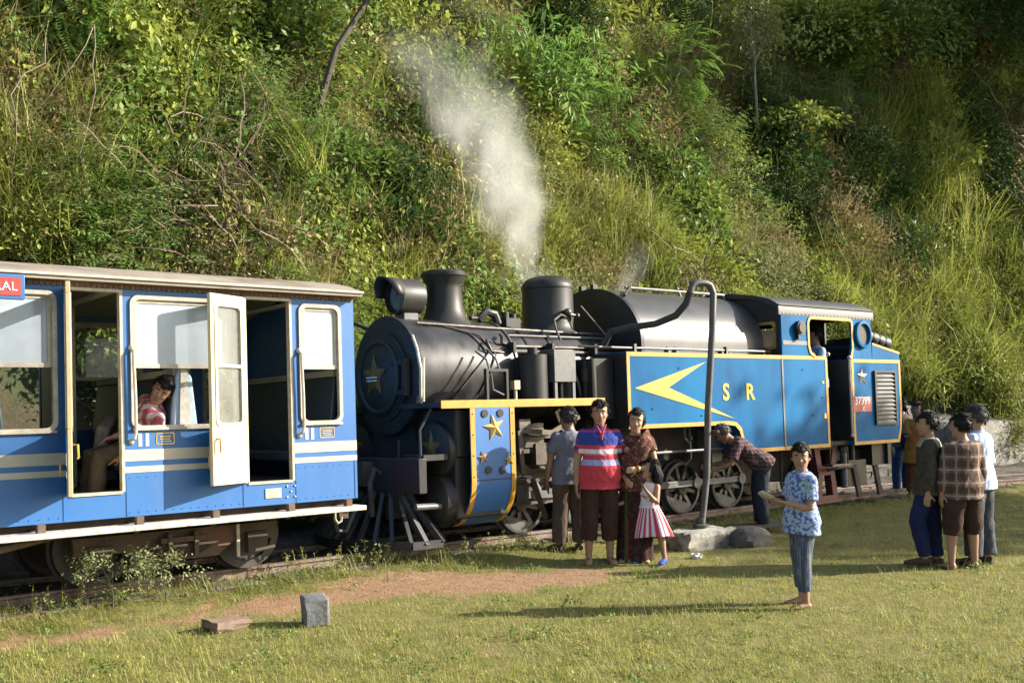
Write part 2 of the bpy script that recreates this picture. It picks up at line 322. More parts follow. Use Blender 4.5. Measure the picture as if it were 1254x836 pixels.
def make_ground():
    xs = axis_vals(-1, 26, .13, (2,6,20,60,200,600)); ys = axis_vals(2.5, 12.5, .13, (2,6,20,60,200,600))
    vs = []; bb = []; kk = []
    for x in xs:
        for y in ys:
            inside = -3 < x < 30 and 0 < y < 14
            vs.append((x, y, gz(x,y) if inside else -.01)); bb.append(bare(x,y) if inside else 0)
            kk.append(sstep(8.75, 9.2, y+(YC-yc(x))) if inside else 0)
    ny = len(ys); fs = [(i*ny+j, (i+1)*ny+j, (i+1)*ny+j+1, i*ny+j+1) for i in range(len(xs)-1) for j in range(ny-1)]
    me = bpy.data.meshes.new('ground'); me.from_pydata(vs, [], fs); me.update()
    for nm, arr in (('bare', bb), ('stony', kk)):
        at = me.attributes.new(nm, 'FLOAT', 'POINT'); at.data.foreach_set('value', arr)
    me.shade_smooth()
    m = bpy.data.materials.new('ground_earth'); m.use_nodes = True; n = m.node_tree; L = n.links.new; b = n.nodes['Principled BSDF']
    b.inputs['Roughness'].default_value = .95; b.inputs['Specular IOR Level'].default_value = .15
    tc = n.nodes.new('ShaderNodeTexCoord')
    def nz(s, d=6):
        t = n.nodes.new('ShaderNodeTexNoise'); t.inputs['Scale'].default_value = s; t.inputs['Detail'].default_value = d; t.inputs['Roughness'].default_value = .65
        L(tc.outputs['Object'], t.inputs['Vector']); return t.outputs['Fac']
    def mix(a, bcol, f):
        x = n.nodes.new('ShaderNodeMix'); x.data_type = 'RGBA'
        for k, s in (('A', a), ('B', bcol)):
            if isinstance(s, tuple): x.inputs[k].default_value = (*s, 1)
            else: L(s, x.inputs[k])
        L(f, x.inputs['Factor']); return x.outputs['Result']
    def rg(src, a, bb_):
        q = n.nodes.new('ShaderNodeMapRange'); q.inputs[1].default_value = a; q.inputs[2].default_value = bb_; L(src, q.inputs[0]); return q.outputs[0]
    def attr(nm):
        a = n.nodes.new('ShaderNodeAttribute'); a.attribute_name = nm; return a.outputs['Fac']
    grass = mix((.12,.13,.040), (.21,.175,.075), rg(nz(5), .35, .65))
    dirt = mix((.30,.185,.110), (.21,.13,.078), rg(nz(9), .35, .65)); dirt = mix(dirt, (.37,.235,.15), rg(nz(60), .58, .7))
    bal = mix((.045,.038,.032), (.11,.095,.08), rg(nz(22), .4, .65))
    # ragged transition: attribute plus fine noise
    ad = n.nodes.new('ShaderNodeMath'); ad.operation = 'MULTIPLY_ADD'; ad.inputs[1].default_value = .5; L(nz(26), ad.inputs[0])
    su = n.nodes.new('ShaderNodeMath'); su.operation = 'SUBTRACT'; su.inputs[1].default_value = .25; L(attr('bare'), su.inputs[0]); L(su.outputs[0], ad.inputs[2])
    col = mix(grass, dirt, rg(ad.outputs[0], .3, .6)); col = mix(col, bal, attr('stony')); L(col, b.inputs['Base Color'])
    bn = n.nodes.new('ShaderNodeBump'); bn.inputs['Strength'].default_value = .9; bn.inputs['Distance'].default_value = .02
    L(nz(38, 8), bn.inputs['Height']); L(bn.outputs[0], b.inputs['Normal'])
    me.materials.append(m); o = bpy.data.objects.new('ground', me); C.objects.link(o); tag(o, kind='structure')
make_ground()

# ------------------------------------------------------------------ railway track
def rail_mesh(pathfn, xs):
    mb = MB(); secs = [(-.055,-.13),(.055,-.13),(.055,-.115),(.012,-.10),(.012,-.035),(.03,-.025),(.03,0),(-.03,0),(-.03,-.025),(-.012,-.035),(-.012,-.10),(-.055,-.115)]
    n = len(secs); vs = []
    for x in xs:
        y, z = pathfn(x); vs += [(x, y+a, z+b) for a, b in secs]
    fs = [(i*n+k, i*n+(k+1)%n, (i+1)*n+(k+1)%n, (i+1)*n+k) for i in range(len(xs)-1) for k in range(n)]
    fs += [tuple(range(n-1,-1,-1)), tuple((len(xs)-1)*n+k for k in range(n))]
    return mb.add(vs, fs)
track = empty('railway_track', (0,0,0), kind='structure')
bed = MB(); xs = list(np.arange(-3, 31, .25)); ys = [-1.05,-.8,-.5,-.2,.1,.4,.7,1.0,1.4,1.9,2.3]; vs = []
for x in xs:
    for k, y in enumerate(ys):
        z = (.0 if k == 0 else .065)+random.uniform(-.012,.018)
        vs.append((x+random.uniform(-.05,.05), yc(x)+y, z))
ny = len(ys); bed.add(vs, [(i*ny+j,(i+1)*ny+j,(i+1)*ny+j+1,i*ny+j+1) for i in range(len(xs)-1) for j in range(ny-1)])
MT['ballast'] = mat('ballast', (.055,.048,.042), (.12,.105,.09), 14, .95, bump=1.0, bscale=45, c3=(.03,.026,.022), scale3=6)
bed.build('ballast', 'ballast', track)
xs = list(np.arange(-3, 31, .5))
for s in (-1, 1):
    rail_mesh(lambda x: (yc(x)+s*.5, ZR-math.sin(CANT)*-s*.5*1.0), xs).build('rail', 'rail', track)
slm = MB().box(-.1,.1,-.85,.85,-.09,0).mesh('sleeper', MT['sleeper'])
for i in range(42):
    x = -2.5+i*.72; o = bpy.data.objects.new('sleeper', slm); C.objects.link(o); o.parent = track
    o.location = (x, yc(x)+random.uniform(-.03,.03), .075); o.rotation_euler = (CANT*.4, 0, random.uniform(-.03,.03)+math.atan2(yc(x+.1)-yc(x),.1))
def sid(x): return (8.90+.055*max(0,x-1.5)**.85, .085+.008*math.sin(x*1.3))
o = rail_mesh(sid, list(np.arange(-3, 8.4, .3))).build('rail', 'rail'); o.name = 'disused_rail'
tag(o, 'rusty spare rail half sunk in the grass in front of the coach', 'rail')

# ------------------------------------------------------------------ hillside
def hill_base(x): return 12.15+.25*sn(x*.5, .3, 2.0)-.30*max(0, x-21)
def hill_steep(x): return 1.85-.32*sstep(3, 9, x)+.22*sstep(22, 34, x)
def hz(x, y):
    s = y-hill_base(x)
    if s <= 0: return .03
    a = min(1, s/2.2)
    return .03+hill_steep(x)*s+a*(.55*sn(x*.5, s*.55, 3.1)+.42*sn(x*1.3, s*1.4, 5.5)+.24*sn(x*3.4, s*3.6, 8.0))+.35*sstep(0,.5,s)
def make_hill():
    xs = list(np.arange(-8, 24, .45))+list(np.arange(24, 80, .9)); ss = list(np.arange(-.6, 14, .4))+list(np.arange(14, 46, .9)); vs = []
    for x in xs:
        for s in ss:
            y = hill_base(x)+s; vs.append((x, y, hz(x, y) if s > 0 else -.05))
    n = len(ss); fs = [(i*n+j,(i+1)*n+j,(i+1)*n+j+1,i*n+j+1) for i in range(len(xs)-1) for j in range(n-1)]
    me = bpy.data.meshes.new('hillside'); me.from_pydata(vs, [], fs); me.update(); me.shade_smooth()
    me.materials.append(mat('hill_earth', (.040,.036,.018), (.085,.062,.036), 1.5, .95, bump=1.0, bscale=12, c3=(.035,.050,.016), scale3=.8, lo3=.42, hi3=.6))
    o = bpy.data.objects.new('hillside', me); C.objects.link(o); tag(o, kind='structure')
make_hill()

# ------------------------------------------------------------------ walls, rocks and stones by the track
def rough_block(name, m, x0,x1,y0,y1,z0,z1, jit=.04, nx=6, ny=3, nz_=4, seed=1, cuts=4, label=None, cat=None, parent=None, rot=0):
    rs = random.Random(seed); bm = bmesh.new(); cx, cy = (x0+x1)/2, (y0+y1)/2
    bmesh.ops.create_cube(bm, size=1)
    bmesh.ops.subdivide_edges(bm, edges=bm.edges[:], cuts=cuts, use_grid_fill=True)
    for v in bm.verts:
        k = 1+jit*.5*rs.uniform(-1,1)
        p = v.co; d = Vector((abs(p.x),abs(p.y),abs(p.z))); corner = sum(1 for q in d if q > .49)
        f = 1-(.0 if corner < 2 else .05*corner*rs.uniform(.4,1.3)*jit/.04*.5)
        v.co = Vector((p.x*(x1-x0)*f+rs.uniform(-1,1)*jit*.5, p.y*(y1-y0)*f+rs.uniform(-1,1)*jit*.5, (p.z+.5)*(z1-z0)*(f if p.z > .3 else 1)+rs.uniform(-1,1)*jit*.35))
    me = bpy.data.meshes.new(name); bm.to_mesh(me); bm.free(); me.materials.append(MT[m]); me.shade_smooth(); me.set_sharp_from_angle(angle=R(32 if cuts > 2 else 50))
    o = bpy.data.objects.new(name, me); C.objects.link(o); o.location = (cx, cy, z0)
    if cuts <= 2: q_ = o.modifiers.new('b','BEVEL'); q_.width = .018; q_.segments = 2; q_.limit_method = 'ANGLE'; q_.angle_limit = R(25); o.rotation_euler = (0,0,rot)
    if parent: o.parent = parent
    return tag(o, label, cat)
rough_block('concrete_wall', 'concrete', 22.2,27.5,11.0,13.2,-.05,1.10, .05, seed=3, label='tall weathered concrete block wall behind the men at the end of the track', cat='wall')
lw = empty('low_wall', (16.6,11.35,0), label='low mossy stone wall across the track behind the engine', cat='wall')
for i in range(11):
    for k in range(2):
        rough_block('stone', 'dark_stone', -2.9+i*.56+k*.2, -2.36+i*.56+k*.2, -.22, .22, .0+k*.2, .2+k*.19+random.uniform(-.02,.03), .04, seed=50+i*2+k, parent=lw)
def boulder(name, m, loc, r, seed):
    mb = MB().ball((0,0,0),(1,1,1),20,13); vs = []
    for p in mb.v:
        v = Vector(p); k = 1+.20*sn(v.x*2.3+seed, v.y*2.1+v.z*1.7, seed)+.10*sn(v.x*5+v.z*4, v.y*5.3+seed, seed+1.0)
        v = v*k; v = Vector([math.copysign(abs(c)**.8, c) for c in v]); vs.append((v.x*r[0], v.y*r[1], v.z*r[2]))
    mb.v = vs; o = mb.build(name, m, smooth=24); o.location = loc; return o
rk = [(21.2,12.6,1.05,1.7,1.3,1.0),(22.7,12.4,.95,1.5,1.2,1.0),(20.0,12.7,.6,1.2,1.0,.8)]
for i, (x,y,z,a,b,c) in enumerate(rk):
    o = boulder('rock', 'rock', (x,y,z*.55), (a*.62,b*.6,z*.75), 20+i)
    tag(o, ('broad dark rock at the foot of the hill behind the orange tunic','dark rock at the foot of the hill next to the concrete wall','small dark rock at the foot of the hill behind the engine buffer')[i], 'rock')
o = rough_block('stone_block', 'stone', -.105,.105,-.10,.10,-.02,.215,.028,cuts=1,seed=8,label='squared grey stone block lying on the bare red earth',cat='stone')
o.location = (4.14,7.50,.0); o.rotation_euler = (R(3),R(-5),R(-20))
o = rough_block('flat_stone', 'flatstone', -.17,.17,-.10,.10,-.045,.03,.03,cuts=2,seed=9,label='flat brown stone sunk in the grass near the bare earth',cat='stone')
o.location = (3.52,7.82,0); o.rotation_euler = (0,R(4),R(15))
rough_block('concrete_block', 'pale_concrete', 9.12,9.98,7.88,8.26,-.04,.21,.05,seed=11,label='long broken concrete footing under the grey water pipe',cat='concrete block',rot=R(-42))
o = tag(boulder('stone_lump', 'dark_stone', (10.06,7.77,.06), (.27,.22,.15), 12.0), 'rounded dark stone beside the pale concrete footing', 'stone')
o = MB().bar((10.5,8.35,.10),(11.35,8.15,.12),.22,.05).build('plank','sleeper',bevel=.006); tag(o,'grey weathered plank lying beside the track near the bending man','plank')
o = rough_block('litter','litter',-.05,.05,-.035,.035,0,.05,.04,seed=14,label='scrap of crumpled white litter on the grass by the girl',cat='litter'); o.location = (8.85,7.55,.01)

# ------------------------------------------------------------------ vegetation
def leaf(mb, p, d, L, W, up=None, fold=.25):
    d = Vector(d).normalized(); s = d.cross(up if up is not None else Vector((random.uniform(-1,1),random.uniform(-1,1),random.uniform(.2,1))))
    if s.length < 1e-4: s = Vector((1,0,0))
    s.normalize(); nrm = s.cross(d); p = Vector(p)
    m = p+d*L*.5-nrm*W*fold
    mb.add([p, m+s*W*.5+nrm*W*fold, p+d*L-nrm*L*.12, m-s*W*.5+nrm*W*fold], [(0,1,2),(0,2,3)])
def rdir(zmin=-1):
    while True:
        v = Vector((random.gauss(0,1),random.gauss(0,1),random.gauss(0,1))).normalized()
        if v.z >= zmin: return v
def blade(mb, p, d, L, W, droop, seg=3):
    p = Vector(p); d = Vector(d).normalized(); s = d.cross(Vector((0,0,1)));
    if s.length < .05: s = Vector((random.uniform(-1,1),random.uniform(-1,1),0))
    s.normalize(); vs = []
    for i in range(seg):
        w = W*(1-i/seg)**.7; vs += [p-s*w/2, p+s*w/2]; p = p+d*L/seg; d = (d+Vector((0,0,-droop))+Vector((d.x,d.y,0))*droop*.4).normalized()
    vs.append(p); fs = [(2*i,2*i+1,2*i+3,2*i+2) for i in range(seg-1)]+[(2*seg-2,2*seg-1,2*seg)]
    mb.add(vs, fs)
def clump_broad(n, r, l0, l1, ww=.5, flat=.8):
    mb = MB()
    for i in range(n):
        v = rdir(-.3); q = v*r*random.uniform(.35,1)**.6; q.z = q.z*flat+r*.35
        dd = (v+rdir()*.8+Vector((0,0,-.15))); leaf(mb, q, dd, random.uniform(l0,l1), random.uniform(l0,l1)*ww, Vector((0,0,1))+rdir()*.7)
    return mb
def clump_frond(n, l0, l1, lf=.07, pairs=9):
    mb = MB()
    for i in range(n):
        d = rdir(.0); d.z = d.z*.7+.35; d.normalize(); p = Vector((random.uniform(-.12,.12),random.uniform(-.12,.12),random.uniform(0,.3))); L = random.uniform(l0,l1)
        for k in range(pairs):
            p = p+d*L/pairs; d = (d+Vector((0,0,-.10))).normalized(); s = d.cross(Vector((0,0,1))).normalized()
            if k < 2: continue
            for e in (-1,1): leaf(mb, p, s*e+d*.5+Vector((0,0,random.uniform(-.25,.1))), lf*random.uniform(.8,1.3), lf*.36, Vector((0,0,1)), .1)
    return mb
def clump_grass(n, l0, l1, w, spread=.5, r=.12, droop=.35):
    mb = MB()
    for i in range(n):
        d = Vector((random.gauss(0,spread),random.gauss(0,spread),1)); blade(mb, (random.gauss(0,r),random.gauss(0,r),-.05), d, random.uniform(l0,l1), w*random.uniform(.7,1.2), droop*random.uniform(.5,1.4))
    return mb
def clump_vine(n, L, lf, sp=.3):
    mb = MB()
    for i in range(n):
        p = Vector((random.gauss(0,sp),random.gauss(0,sp*.5),random.uniform(-.1,.15))); d = Vector((random.gauss(0,.15),random.gauss(0,.15)-.2,-1)); m = int(L*random.uniform(.5,1.1)/.075)
        for k in range(m):
            p = p+d.normalized()*.075; d = d+Vector((random.gauss(0,.12),random.gauss(0,.12),-.1))
            q = rdir(); leaf(mb, p+q*.03, q+Vector((0,-.5,-.8)), lf*random.uniform(.7,1.2), lf*.75, rdir())
    return mb
def clump_twig(n, L):
    mb = MB()
    for i in range(n):
        p = Vector((random.gauss(0,.25),random.gauss(0,.2),random.uniform(0,.6))); d = rdir(-.6); pts = [p]
        for k in range(5): p = p+d*L/5; d = (d+rdir()*.35+Vector((0,0,-.12))).normalized(); pts.append(p)
        mb.tube(pts, [.009,.008,.007,.006,.005,.003], 3, False)
    return mb
proto_col = bpy.data.collections.new('plant_pieces'); lawn_col = bpy.data.collections.new('lawn_pieces')
def proto(col, i, mb, m):
    me = mb.mesh('piece', LF[m], smooth=0); o = bpy.data.objects.new('p%02d' % i, me); col.objects.link(o)
random.seed(11)
PR = [(clump_broad(80,.42,.09,.16), 'green'), (clump_broad(80,.42,.08,.15), 'yellow'), (clump_broad(150,.42,.045,.08), 'olive'),
      (clump_frond(13,.5,.8), 'bright'), (clump_grass(46,.45,.95,.016), 'grassy'), (clump_grass(46,.4,.85,.013,.6), 'dry'),
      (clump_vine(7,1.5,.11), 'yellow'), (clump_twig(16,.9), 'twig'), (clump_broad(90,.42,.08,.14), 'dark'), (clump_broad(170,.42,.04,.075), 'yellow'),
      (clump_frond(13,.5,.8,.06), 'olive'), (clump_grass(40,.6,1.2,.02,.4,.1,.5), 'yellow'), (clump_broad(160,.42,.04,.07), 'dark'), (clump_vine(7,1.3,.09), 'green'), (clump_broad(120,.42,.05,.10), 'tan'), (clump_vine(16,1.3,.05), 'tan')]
for i, (mb, m) in enumerate(PR): proto(proto_col, i, mb, m)
def scatter(name, pts, rots, scs, idx, col, label, cat='', kind='stuff'):
    me = bpy.data.meshes.new(name); n = len(pts)
    me.vertices.add(n); me.vertices.foreach_set('co', np.asarray(pts, np.float32).ravel())
    for nm, ty, arr, key in (('rot','FLOAT_VECTOR',rots,'vector'),('sca','FLOAT_VECTOR',scs,'vector'),('idx','INT',idx,'value')):
        a = me.attributes.new(nm, ty, 'POINT'); a.data.foreach_set(key, np.asarray(arr, np.int32 if ty == 'INT' else np.float32).ravel())
    me.update(); o = bpy.data.objects.new(name, me); C.objects.link(o); tag(o, label, cat, kind=kind)
    g = bpy.data.node_groups.new(name+'_nodes', 'GeometryNodeTree')
    g.interface.new_socket('Geometry', in_out='INPUT', socket_type='NodeSocketGeometry'); g.interface.new_socket('Geometry', in_out='OUTPUT', socket_type='NodeSocketGeometry')
    gi = g.nodes.new('NodeGroupInput'); go = g.nodes.new('NodeGroupOutput'); ip = g.nodes.new('GeometryNodeInstanceOnPoints'); ci = g.nodes.new('GeometryNodeCollectionInfo')
    ci.inputs['Collection'].default_value = col; ci.inputs['Separate Children'].default_value = True; ci.inputs['Reset Children'].default_value = True
    def na(nm, t):
        q = g.nodes.new('GeometryNodeInputNamedAttribute'); q.data_type = t; q.inputs['Name'].default_value = nm; return q.outputs['Attribute']
    er = g.nodes.new('FunctionNodeEulerToRotation'); L = g.links.new
    L(na('rot','FLOAT_VECTOR'), er.inputs[0]); L(er.outputs[0], ip.inputs['Rotation']); L(na('sca','FLOAT_VECTOR'), ip.inputs['Scale'])
    L(na('idx','INT'), ip.inputs['Instance Index']); ip.inputs['Pick Instance'].default_value = True
    L(gi.outputs[0], ip.inputs['Points']); L(ci.outputs['Instances'], ip.inputs['Instance']); L(ip.outputs['Instances'], go.inputs[0])
    md = o.modifiers.new('scatter', 'NODES'); md.node_group = g
    return o
FW = Vector((math.cos(R(50.5)), math.sin(R(50.5)), 0)); RT = Vector((FW.y, -FW.x, 0))
# patches of one kind of plant each, heaped into mounds, so that the slope reads as separate bushes, ferns and grass
def undergrowth():
    P=[];Q=[];S=[];I=[]; random.seed(21)
    PT = []
    for i in range(520):
        d = 13+random.random()**1.1*42; u = random.uniform(-.6,.6)*d; x = FW.x*d+RT.x*u; y = FW.y*d+RT.y*u; s = y-hill_base(x)
        if s < .2: continue
        z = hz(x, y); a = sn(x*.6, s*.7, 1.1)
        left = 1-sstep(4.5, 9.5, x); low = 1-sstep(1.5, 4.5, z); right = sstep(17, 25, x); up = sstep(3, 7, z)
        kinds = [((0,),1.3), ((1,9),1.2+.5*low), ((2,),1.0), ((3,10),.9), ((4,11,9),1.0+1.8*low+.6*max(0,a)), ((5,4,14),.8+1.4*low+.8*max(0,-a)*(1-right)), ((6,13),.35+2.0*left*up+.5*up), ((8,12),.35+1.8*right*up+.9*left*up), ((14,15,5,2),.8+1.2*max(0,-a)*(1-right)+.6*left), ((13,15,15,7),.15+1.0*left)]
        if x > 19.5 and z < 3.6: kinds = [((4,11,9),2.0), ((4,5),1.2), ((9,4,10),1.0), ((5,14),.5)]
        ks = random.choices([k for k, _ in kinds], [max(.02,w_) for _, w_ in kinds])[0]
        tall = .15 if ks[0] in (4,5) else (.25 if ks[0] in (6,13,14) else random.uniform(.2,.75))
        PT.append((x, y, random.uniform(.75,1.55)*(1+.012*(d-14)), tall, ks))
    A = np.array([(p[0],p[1]) for p in PT]); tries = 0
    while len(P) < 16500 and tries < 400000:
        tries += 1
        d = 13+(random.random()**1.15)*47; u = random.uniform(-.56,.56)*d+random.uniform(-1.5,1.5)
        x = FW.x*d+RT.x*u; y = FW.y*d+RT.y*u; s = y-hill_base(x)
        if s < .05: continue
        if 20.2 < x < 23.4 and s < .9: continue
        z = hz(x, y)
        if (z-1.97)/d > .46: continue
        if random.random() > min(1, (20/d)**.8): continue
        jx, jy = x+random.gauss(0,.28), y+random.gauss(0,.22); q = int(np.argmin((A[:,0]-jx)**2+((A[:,1]-jy)*1.3)**2)); px, py, pr, tall, ks = PT[q]
        r = math.hypot(x-px, (y-py)*1.3)/pr
        k = random.choice(ks) if random.random() < .74 else random.choice((1,2,4,5,9,9,10,14,11))
        dome = tall*max(0, 1-r*r)
        if k in (6, 13, 15): z += random.uniform(.2,.9)
        sc_ = random.uniform(.7,1.4)*(1+.014*(d-14))
        if r > 1.0 and random.random() < .45: continue
        out_ = random.random()**2*.55; P.append((x, y-.02-dome*.45-out_, z+dome*.85+random.uniform(-.25,.25))); Q.append((random.gauss(.25,.25), random.gauss(0,.2), random.uniform(0,6.28) if k not in (6,13,15) else random.uniform(-.5,.5)))
        S.append((sc_, sc_, sc_*random.uniform(.8,1.25))); I.append(k)
    scatter('hillside_undergrowth', P, Q, S, I, proto_col, 'tangled mass of leaves, grass and creepers covering the steep hillside', 'undergrowth')
undergrowth()

random.seed(5)
LP = []
for i in range(4): LP.append((clump_grass(20,.045,.115,.006,.75,.045,.35), 'lawn'))
LP.append((clump_grass(18,.04,.10,.0055,.9,.05,.35), 'lawndry'))
LP.append((clump_broad(16,.04,.012,.024,.6,.25), 'lawn'))
for i in range(2): LP.append((clump_grass(22,.08,.24,.006,.65,.05,.45), 'grassy'))
LP.append((clump_broad(30,.07,.02,.04,.5,.7), 'clover'))
for i, (mb, m) in enumerate(LP): proto(lawn_col, i, mb, m)
def lawn():
    P=[];Q=[];S=[];I=[]; random.seed(31)
    n = 0
    while n < 88000:
        d = 5.9+random.random()**1.5*13; u = random.uniform(-.56,.56)*d
        x = FW.x*d+RT.x*u; y = FW.y*d+RT.y*u; yy = y+(YC-yc(x))
        if yy > 9.28: continue
        b = bare(x, y)
        if random.random() < b*.93: continue
        if yy > 8.95 and random.random() < .45: continue
        n += 1; v = sn(x*1.3, y*1.4, 9.0)
        near = sstep(8.2, 8.7, yy)
        wt = [1,1,1,1,.5+2.2*max(0,v),.07+.08*max(0,-v),.03+.55*near,.02+.40*near,.008+.03*near]
        k = random.choices(range(9), wt)[0]
        s = random.uniform(.5,1.35)*(1+.3*v)*(1.0+.10*near)*(1-.35*b)
        P.append((x, y, gz(x,y)-.004)); Q.append((0,0,random.uniform(0,6.28))); S.append((s,s,s*random.uniform(.7,1.2))); I.append(k)
    scatter('lawn_grass', P, Q, S, I, lawn_col, 'short sunlit grass covering the open ground in front of the train', 'grass')
lawn()
grav_col = bpy.data.collections.new('gravel_pieces'); random.seed(41)
for i in range(3):
    mb = MB().ball((0,0,0),(1,.8,.6),6,4); mb.v = [tuple(c*random.uniform(.75,1.2) for c in p) for p in mb.v]; o = bpy.data.objects.new('g%d' % i, mb.mesh('pebble', MT['flatstone' if i else 'stone'])); grav_col.objects.link(o)
def gravel():
    P=[];Q=[];S=[];I=[]
    while len(P) < 1900:
        if random.random() < .4:
            x, y = random.uniform(2,8), random.uniform(6.8,9.2)
            if bare(x,y) < .45: continue
            s = random.uniform(.003,.009)
        else:
            x = random.uniform(-1,18); y = yc(x)+random.uniform(-1.0,1.2); s = random.uniform(.012,.035)
        P.append((x,y,(gz(x,y) if y < yc(x)-.95 else .07)+s*.2)); Q.append((random.uniform(0,6),random.uniform(0,6),random.uniform(0,6))); S.append((s,s,s)); I.append(random.randrange(3))
    scatter('gravel', P, Q, S, I, grav_col, 'loose pebbles strewn over the bare earth and the track bed', 'gravel')
gravel()

# plants one can tell apart
def crown_mesh(seed, rx, ry, rz, n, l0, l1, ww=.5, blobs=14, kind='leaf', m='green', shell=.55):
    random.seed(seed); mb = MB(); B = []
    for i in range(blobs):
        v = rdir(-.5); k = random.uniform(shell, 1); B.append((Vector((v.x*rx*k, v.y*ry*k, v.z*rz*k)), random.uniform(.22,.42)))
    per = n//blobs
    for c, br in B:
        for j in range(per):
            q = c+Vector((random.gauss(0,br*rx*.6),random.gauss(0,br*ry*.6),random.gauss(0,br*rz*.55)))
            if kind == 'frond':
                d = (q.normalized()+rdir()*.6); d.z -= .2; d.normalize(); L = random.uniform(l0,l1)*4; p = q.copy()
                for e in range(8):
                    p = p+d*L/8; d = (d+Vector((0,0,-.09))).normalized(); s = d.cross(Vector((0,0,1))).normalized()
                    for sg in (-1,1): leaf(mb, p, s*sg+d*.5, random.uniform(l0,l1), l0*.42, Vector((0,0,1)), .1)
            else:
                leaf(mb, q, q.normalized()+rdir()*.9+Vector((0,0,-.3)), random.uniform(l0,l1), random.uniform(l0,l1)*ww, Vector((0,0,1))+rdir()*.8)
    return mb.mesh('crown', LF[m], smooth=0), B
def plant(name, label, cat, loc, seed, r, n, l0, l1, m, trunk_h, trunk_r, kind='leaf', ww=.5, blobs=14, bark='bark', lean=(0,0), group=None, shell=.55):
    root = empty(name, loc, label=label, cat=cat, group=group)
    me, B = crown_mesh(seed, *r, n, l0, l1, ww, blobs, kind, m, shell)
    top = Vector((lean[0], lean[1], trunk_h)); o = bpy.data.objects.new('crown', me); C.objects.link(o); o.parent = root; o.location = top+Vector((0,0,r[2]*.35))
    mb = MB(); pts = [Vector((0,0,-.35)), Vector((lean[0]*.3+random.uniform(-.05,.05), lean[1]*.3, trunk_h*.4)), top*.8+Vector((random.uniform(-.06,.06),0,0)), top+Vector((0,0,r[2]*.4))]
    mb.tube(pts, [trunk_r, trunk_r*.8, trunk_r*.6, trunk_r*.3], 7)
    for c, br in B[:9]:
        a = pts[2].lerp(pts[3], random.random()); e = c+o.location; mid = a.lerp(e, .5)+Vector((random.uniform(-.1,.1),random.uniform(-.1,.1),-.05*r[2]))
        mb.tube([a, mid, e], [trunk_r*.42, trunk_r*.28, trunk_r*.1], 5)
    mb.build('trunk', bark, root); return root
plant('leafy_tree', 'large feathery-leaved green tree hanging over the hillside above the steam', 'tree', (14.09,16.24,6.85), 101, (2.1,1.6,1.5), 2100, .17, .30, 'bright', .35, .08, ww=.32, blobs=26)
plant('leaning_tree', 'tree with a bare slanting grey trunk above the coach roof', 'tree', (8.11,14.85,6.26), 102, (1.6,1.3,.9), 1900, .10, .17, 'green', 2.6, .065, lean=(1.3,-.2))
plant('vine_covered_tree', 'dark thick trunk behind curtains of hanging creeper', 'tree', (7.66,17.30,6.54), 103, (1.6,1.2,.8), 1700, .10, .16, 'green', 2.4, .20)
plant('grey_green_shrub', 'dense grey-green shrub with tiny leaves below the hanging creepers', 'shrub', (6.61,15.13,4.87), 104, (.95,.8,.65), 2600, .05,.08, 'olive', .6, .04, blobs=18)
plant('glossy_shrub', 'rounded bright green glossy shrub beside the slanting trunk', 'shrub', (8.71,15.93,5.28), 105, (.9,.8,.65), 1300, .08,.14, 'bright', .5, .04)
plant('big_leaf_plant', 'low plant with a few very large pale leaves under the creepers', 'plant', (5.95,14.48,4.48), 106, (.5,.4,.3), 110, .16,.26, 'bright', .3, .02, ww=.7, blobs=6)
plant('fern_bush', 'bright feathery fern bush just above the coach roof', 'bush', (5.66,13.96,3.17), 107, (.7,.6,.4), 150, .07,.10, 'bright', .3, .03, 'frond', blobs=9)
plant('yellow_shrub', 'loose yellow-green shrub behind the engine chimney', 'shrub', (10.79,14.42,3.58), 108, (.9,.8,.7), 1500, .06,.11, 'yellow', .5, .03)
plant('fern_tree', 'small fern-leaved tree standing right of the steam plume', 'tree', (16.35,16.35,5.46), 109, (.9,.8,.7), 230, .08,.11, 'green', .9, .04, 'frond', blobs=10)
plant('pale_sapling', 'tall thin sapling with a whitish stem and sparse leaves', 'tree', (21.12,15.96,6.80), 110, (.7,.6,1.3), 1500, .08,.14, 'olive', 3.0, .05, bark='palebark', blobs=16, lean=(-.3,0))
plant('broad_sapling', 'slim sapling carrying a flat crown of shiny broad leaves', 'tree', (21.85,15.39,6.64), 111, (1.2,.9,.42), 620, .12,.2, 'yellow', 1.5, .035, bark='palebark', blobs=12)
plant('shiny_shrub', 'shrub with shiny pale leaves below the slim saplings', 'shrub', (23.81,15.03,5.78), 112, (1.1,.9,.65), 900, .10,.17, 'olive', .6, .03)
plant('shaded_tree', 'dark bushy tree in the shade high on the slope', 'tree', (26.63,15.64,9.07), 113, (2.3,1.7,1.7), 3400, .13,.22, 'green', 1.6, .10, blobs=20)
plant('rounded_tree', 'broad rounded tree with sunlit leaf tips near the top of the slope', 'tree', (25.02,16.96,9.69), 114, (2.2,1.6,1.4), 2800, .13,.22, 'yellow', 1.3, .10, blobs=18)
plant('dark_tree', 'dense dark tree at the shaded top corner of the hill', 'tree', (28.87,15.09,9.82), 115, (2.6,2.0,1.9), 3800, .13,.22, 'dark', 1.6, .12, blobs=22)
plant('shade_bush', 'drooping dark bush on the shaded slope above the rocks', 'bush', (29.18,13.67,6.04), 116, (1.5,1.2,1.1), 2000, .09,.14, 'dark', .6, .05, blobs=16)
plant('thorny_shrub', 'small-leaved shrub above the cab roof', 'shrub', (18.04,15.11,4.26), 117, (1.0,.9,.7), 2000, .05,.08, 'olive', .4, .03)
plant('creeper_bush', 'yellowing creeper bush at the foot of the slope behind the left window', 'bush', (3.83,13.74,2.88), 118, (.9,.7,.7), 1400, .07,.12, 'yellow', .3, .03)
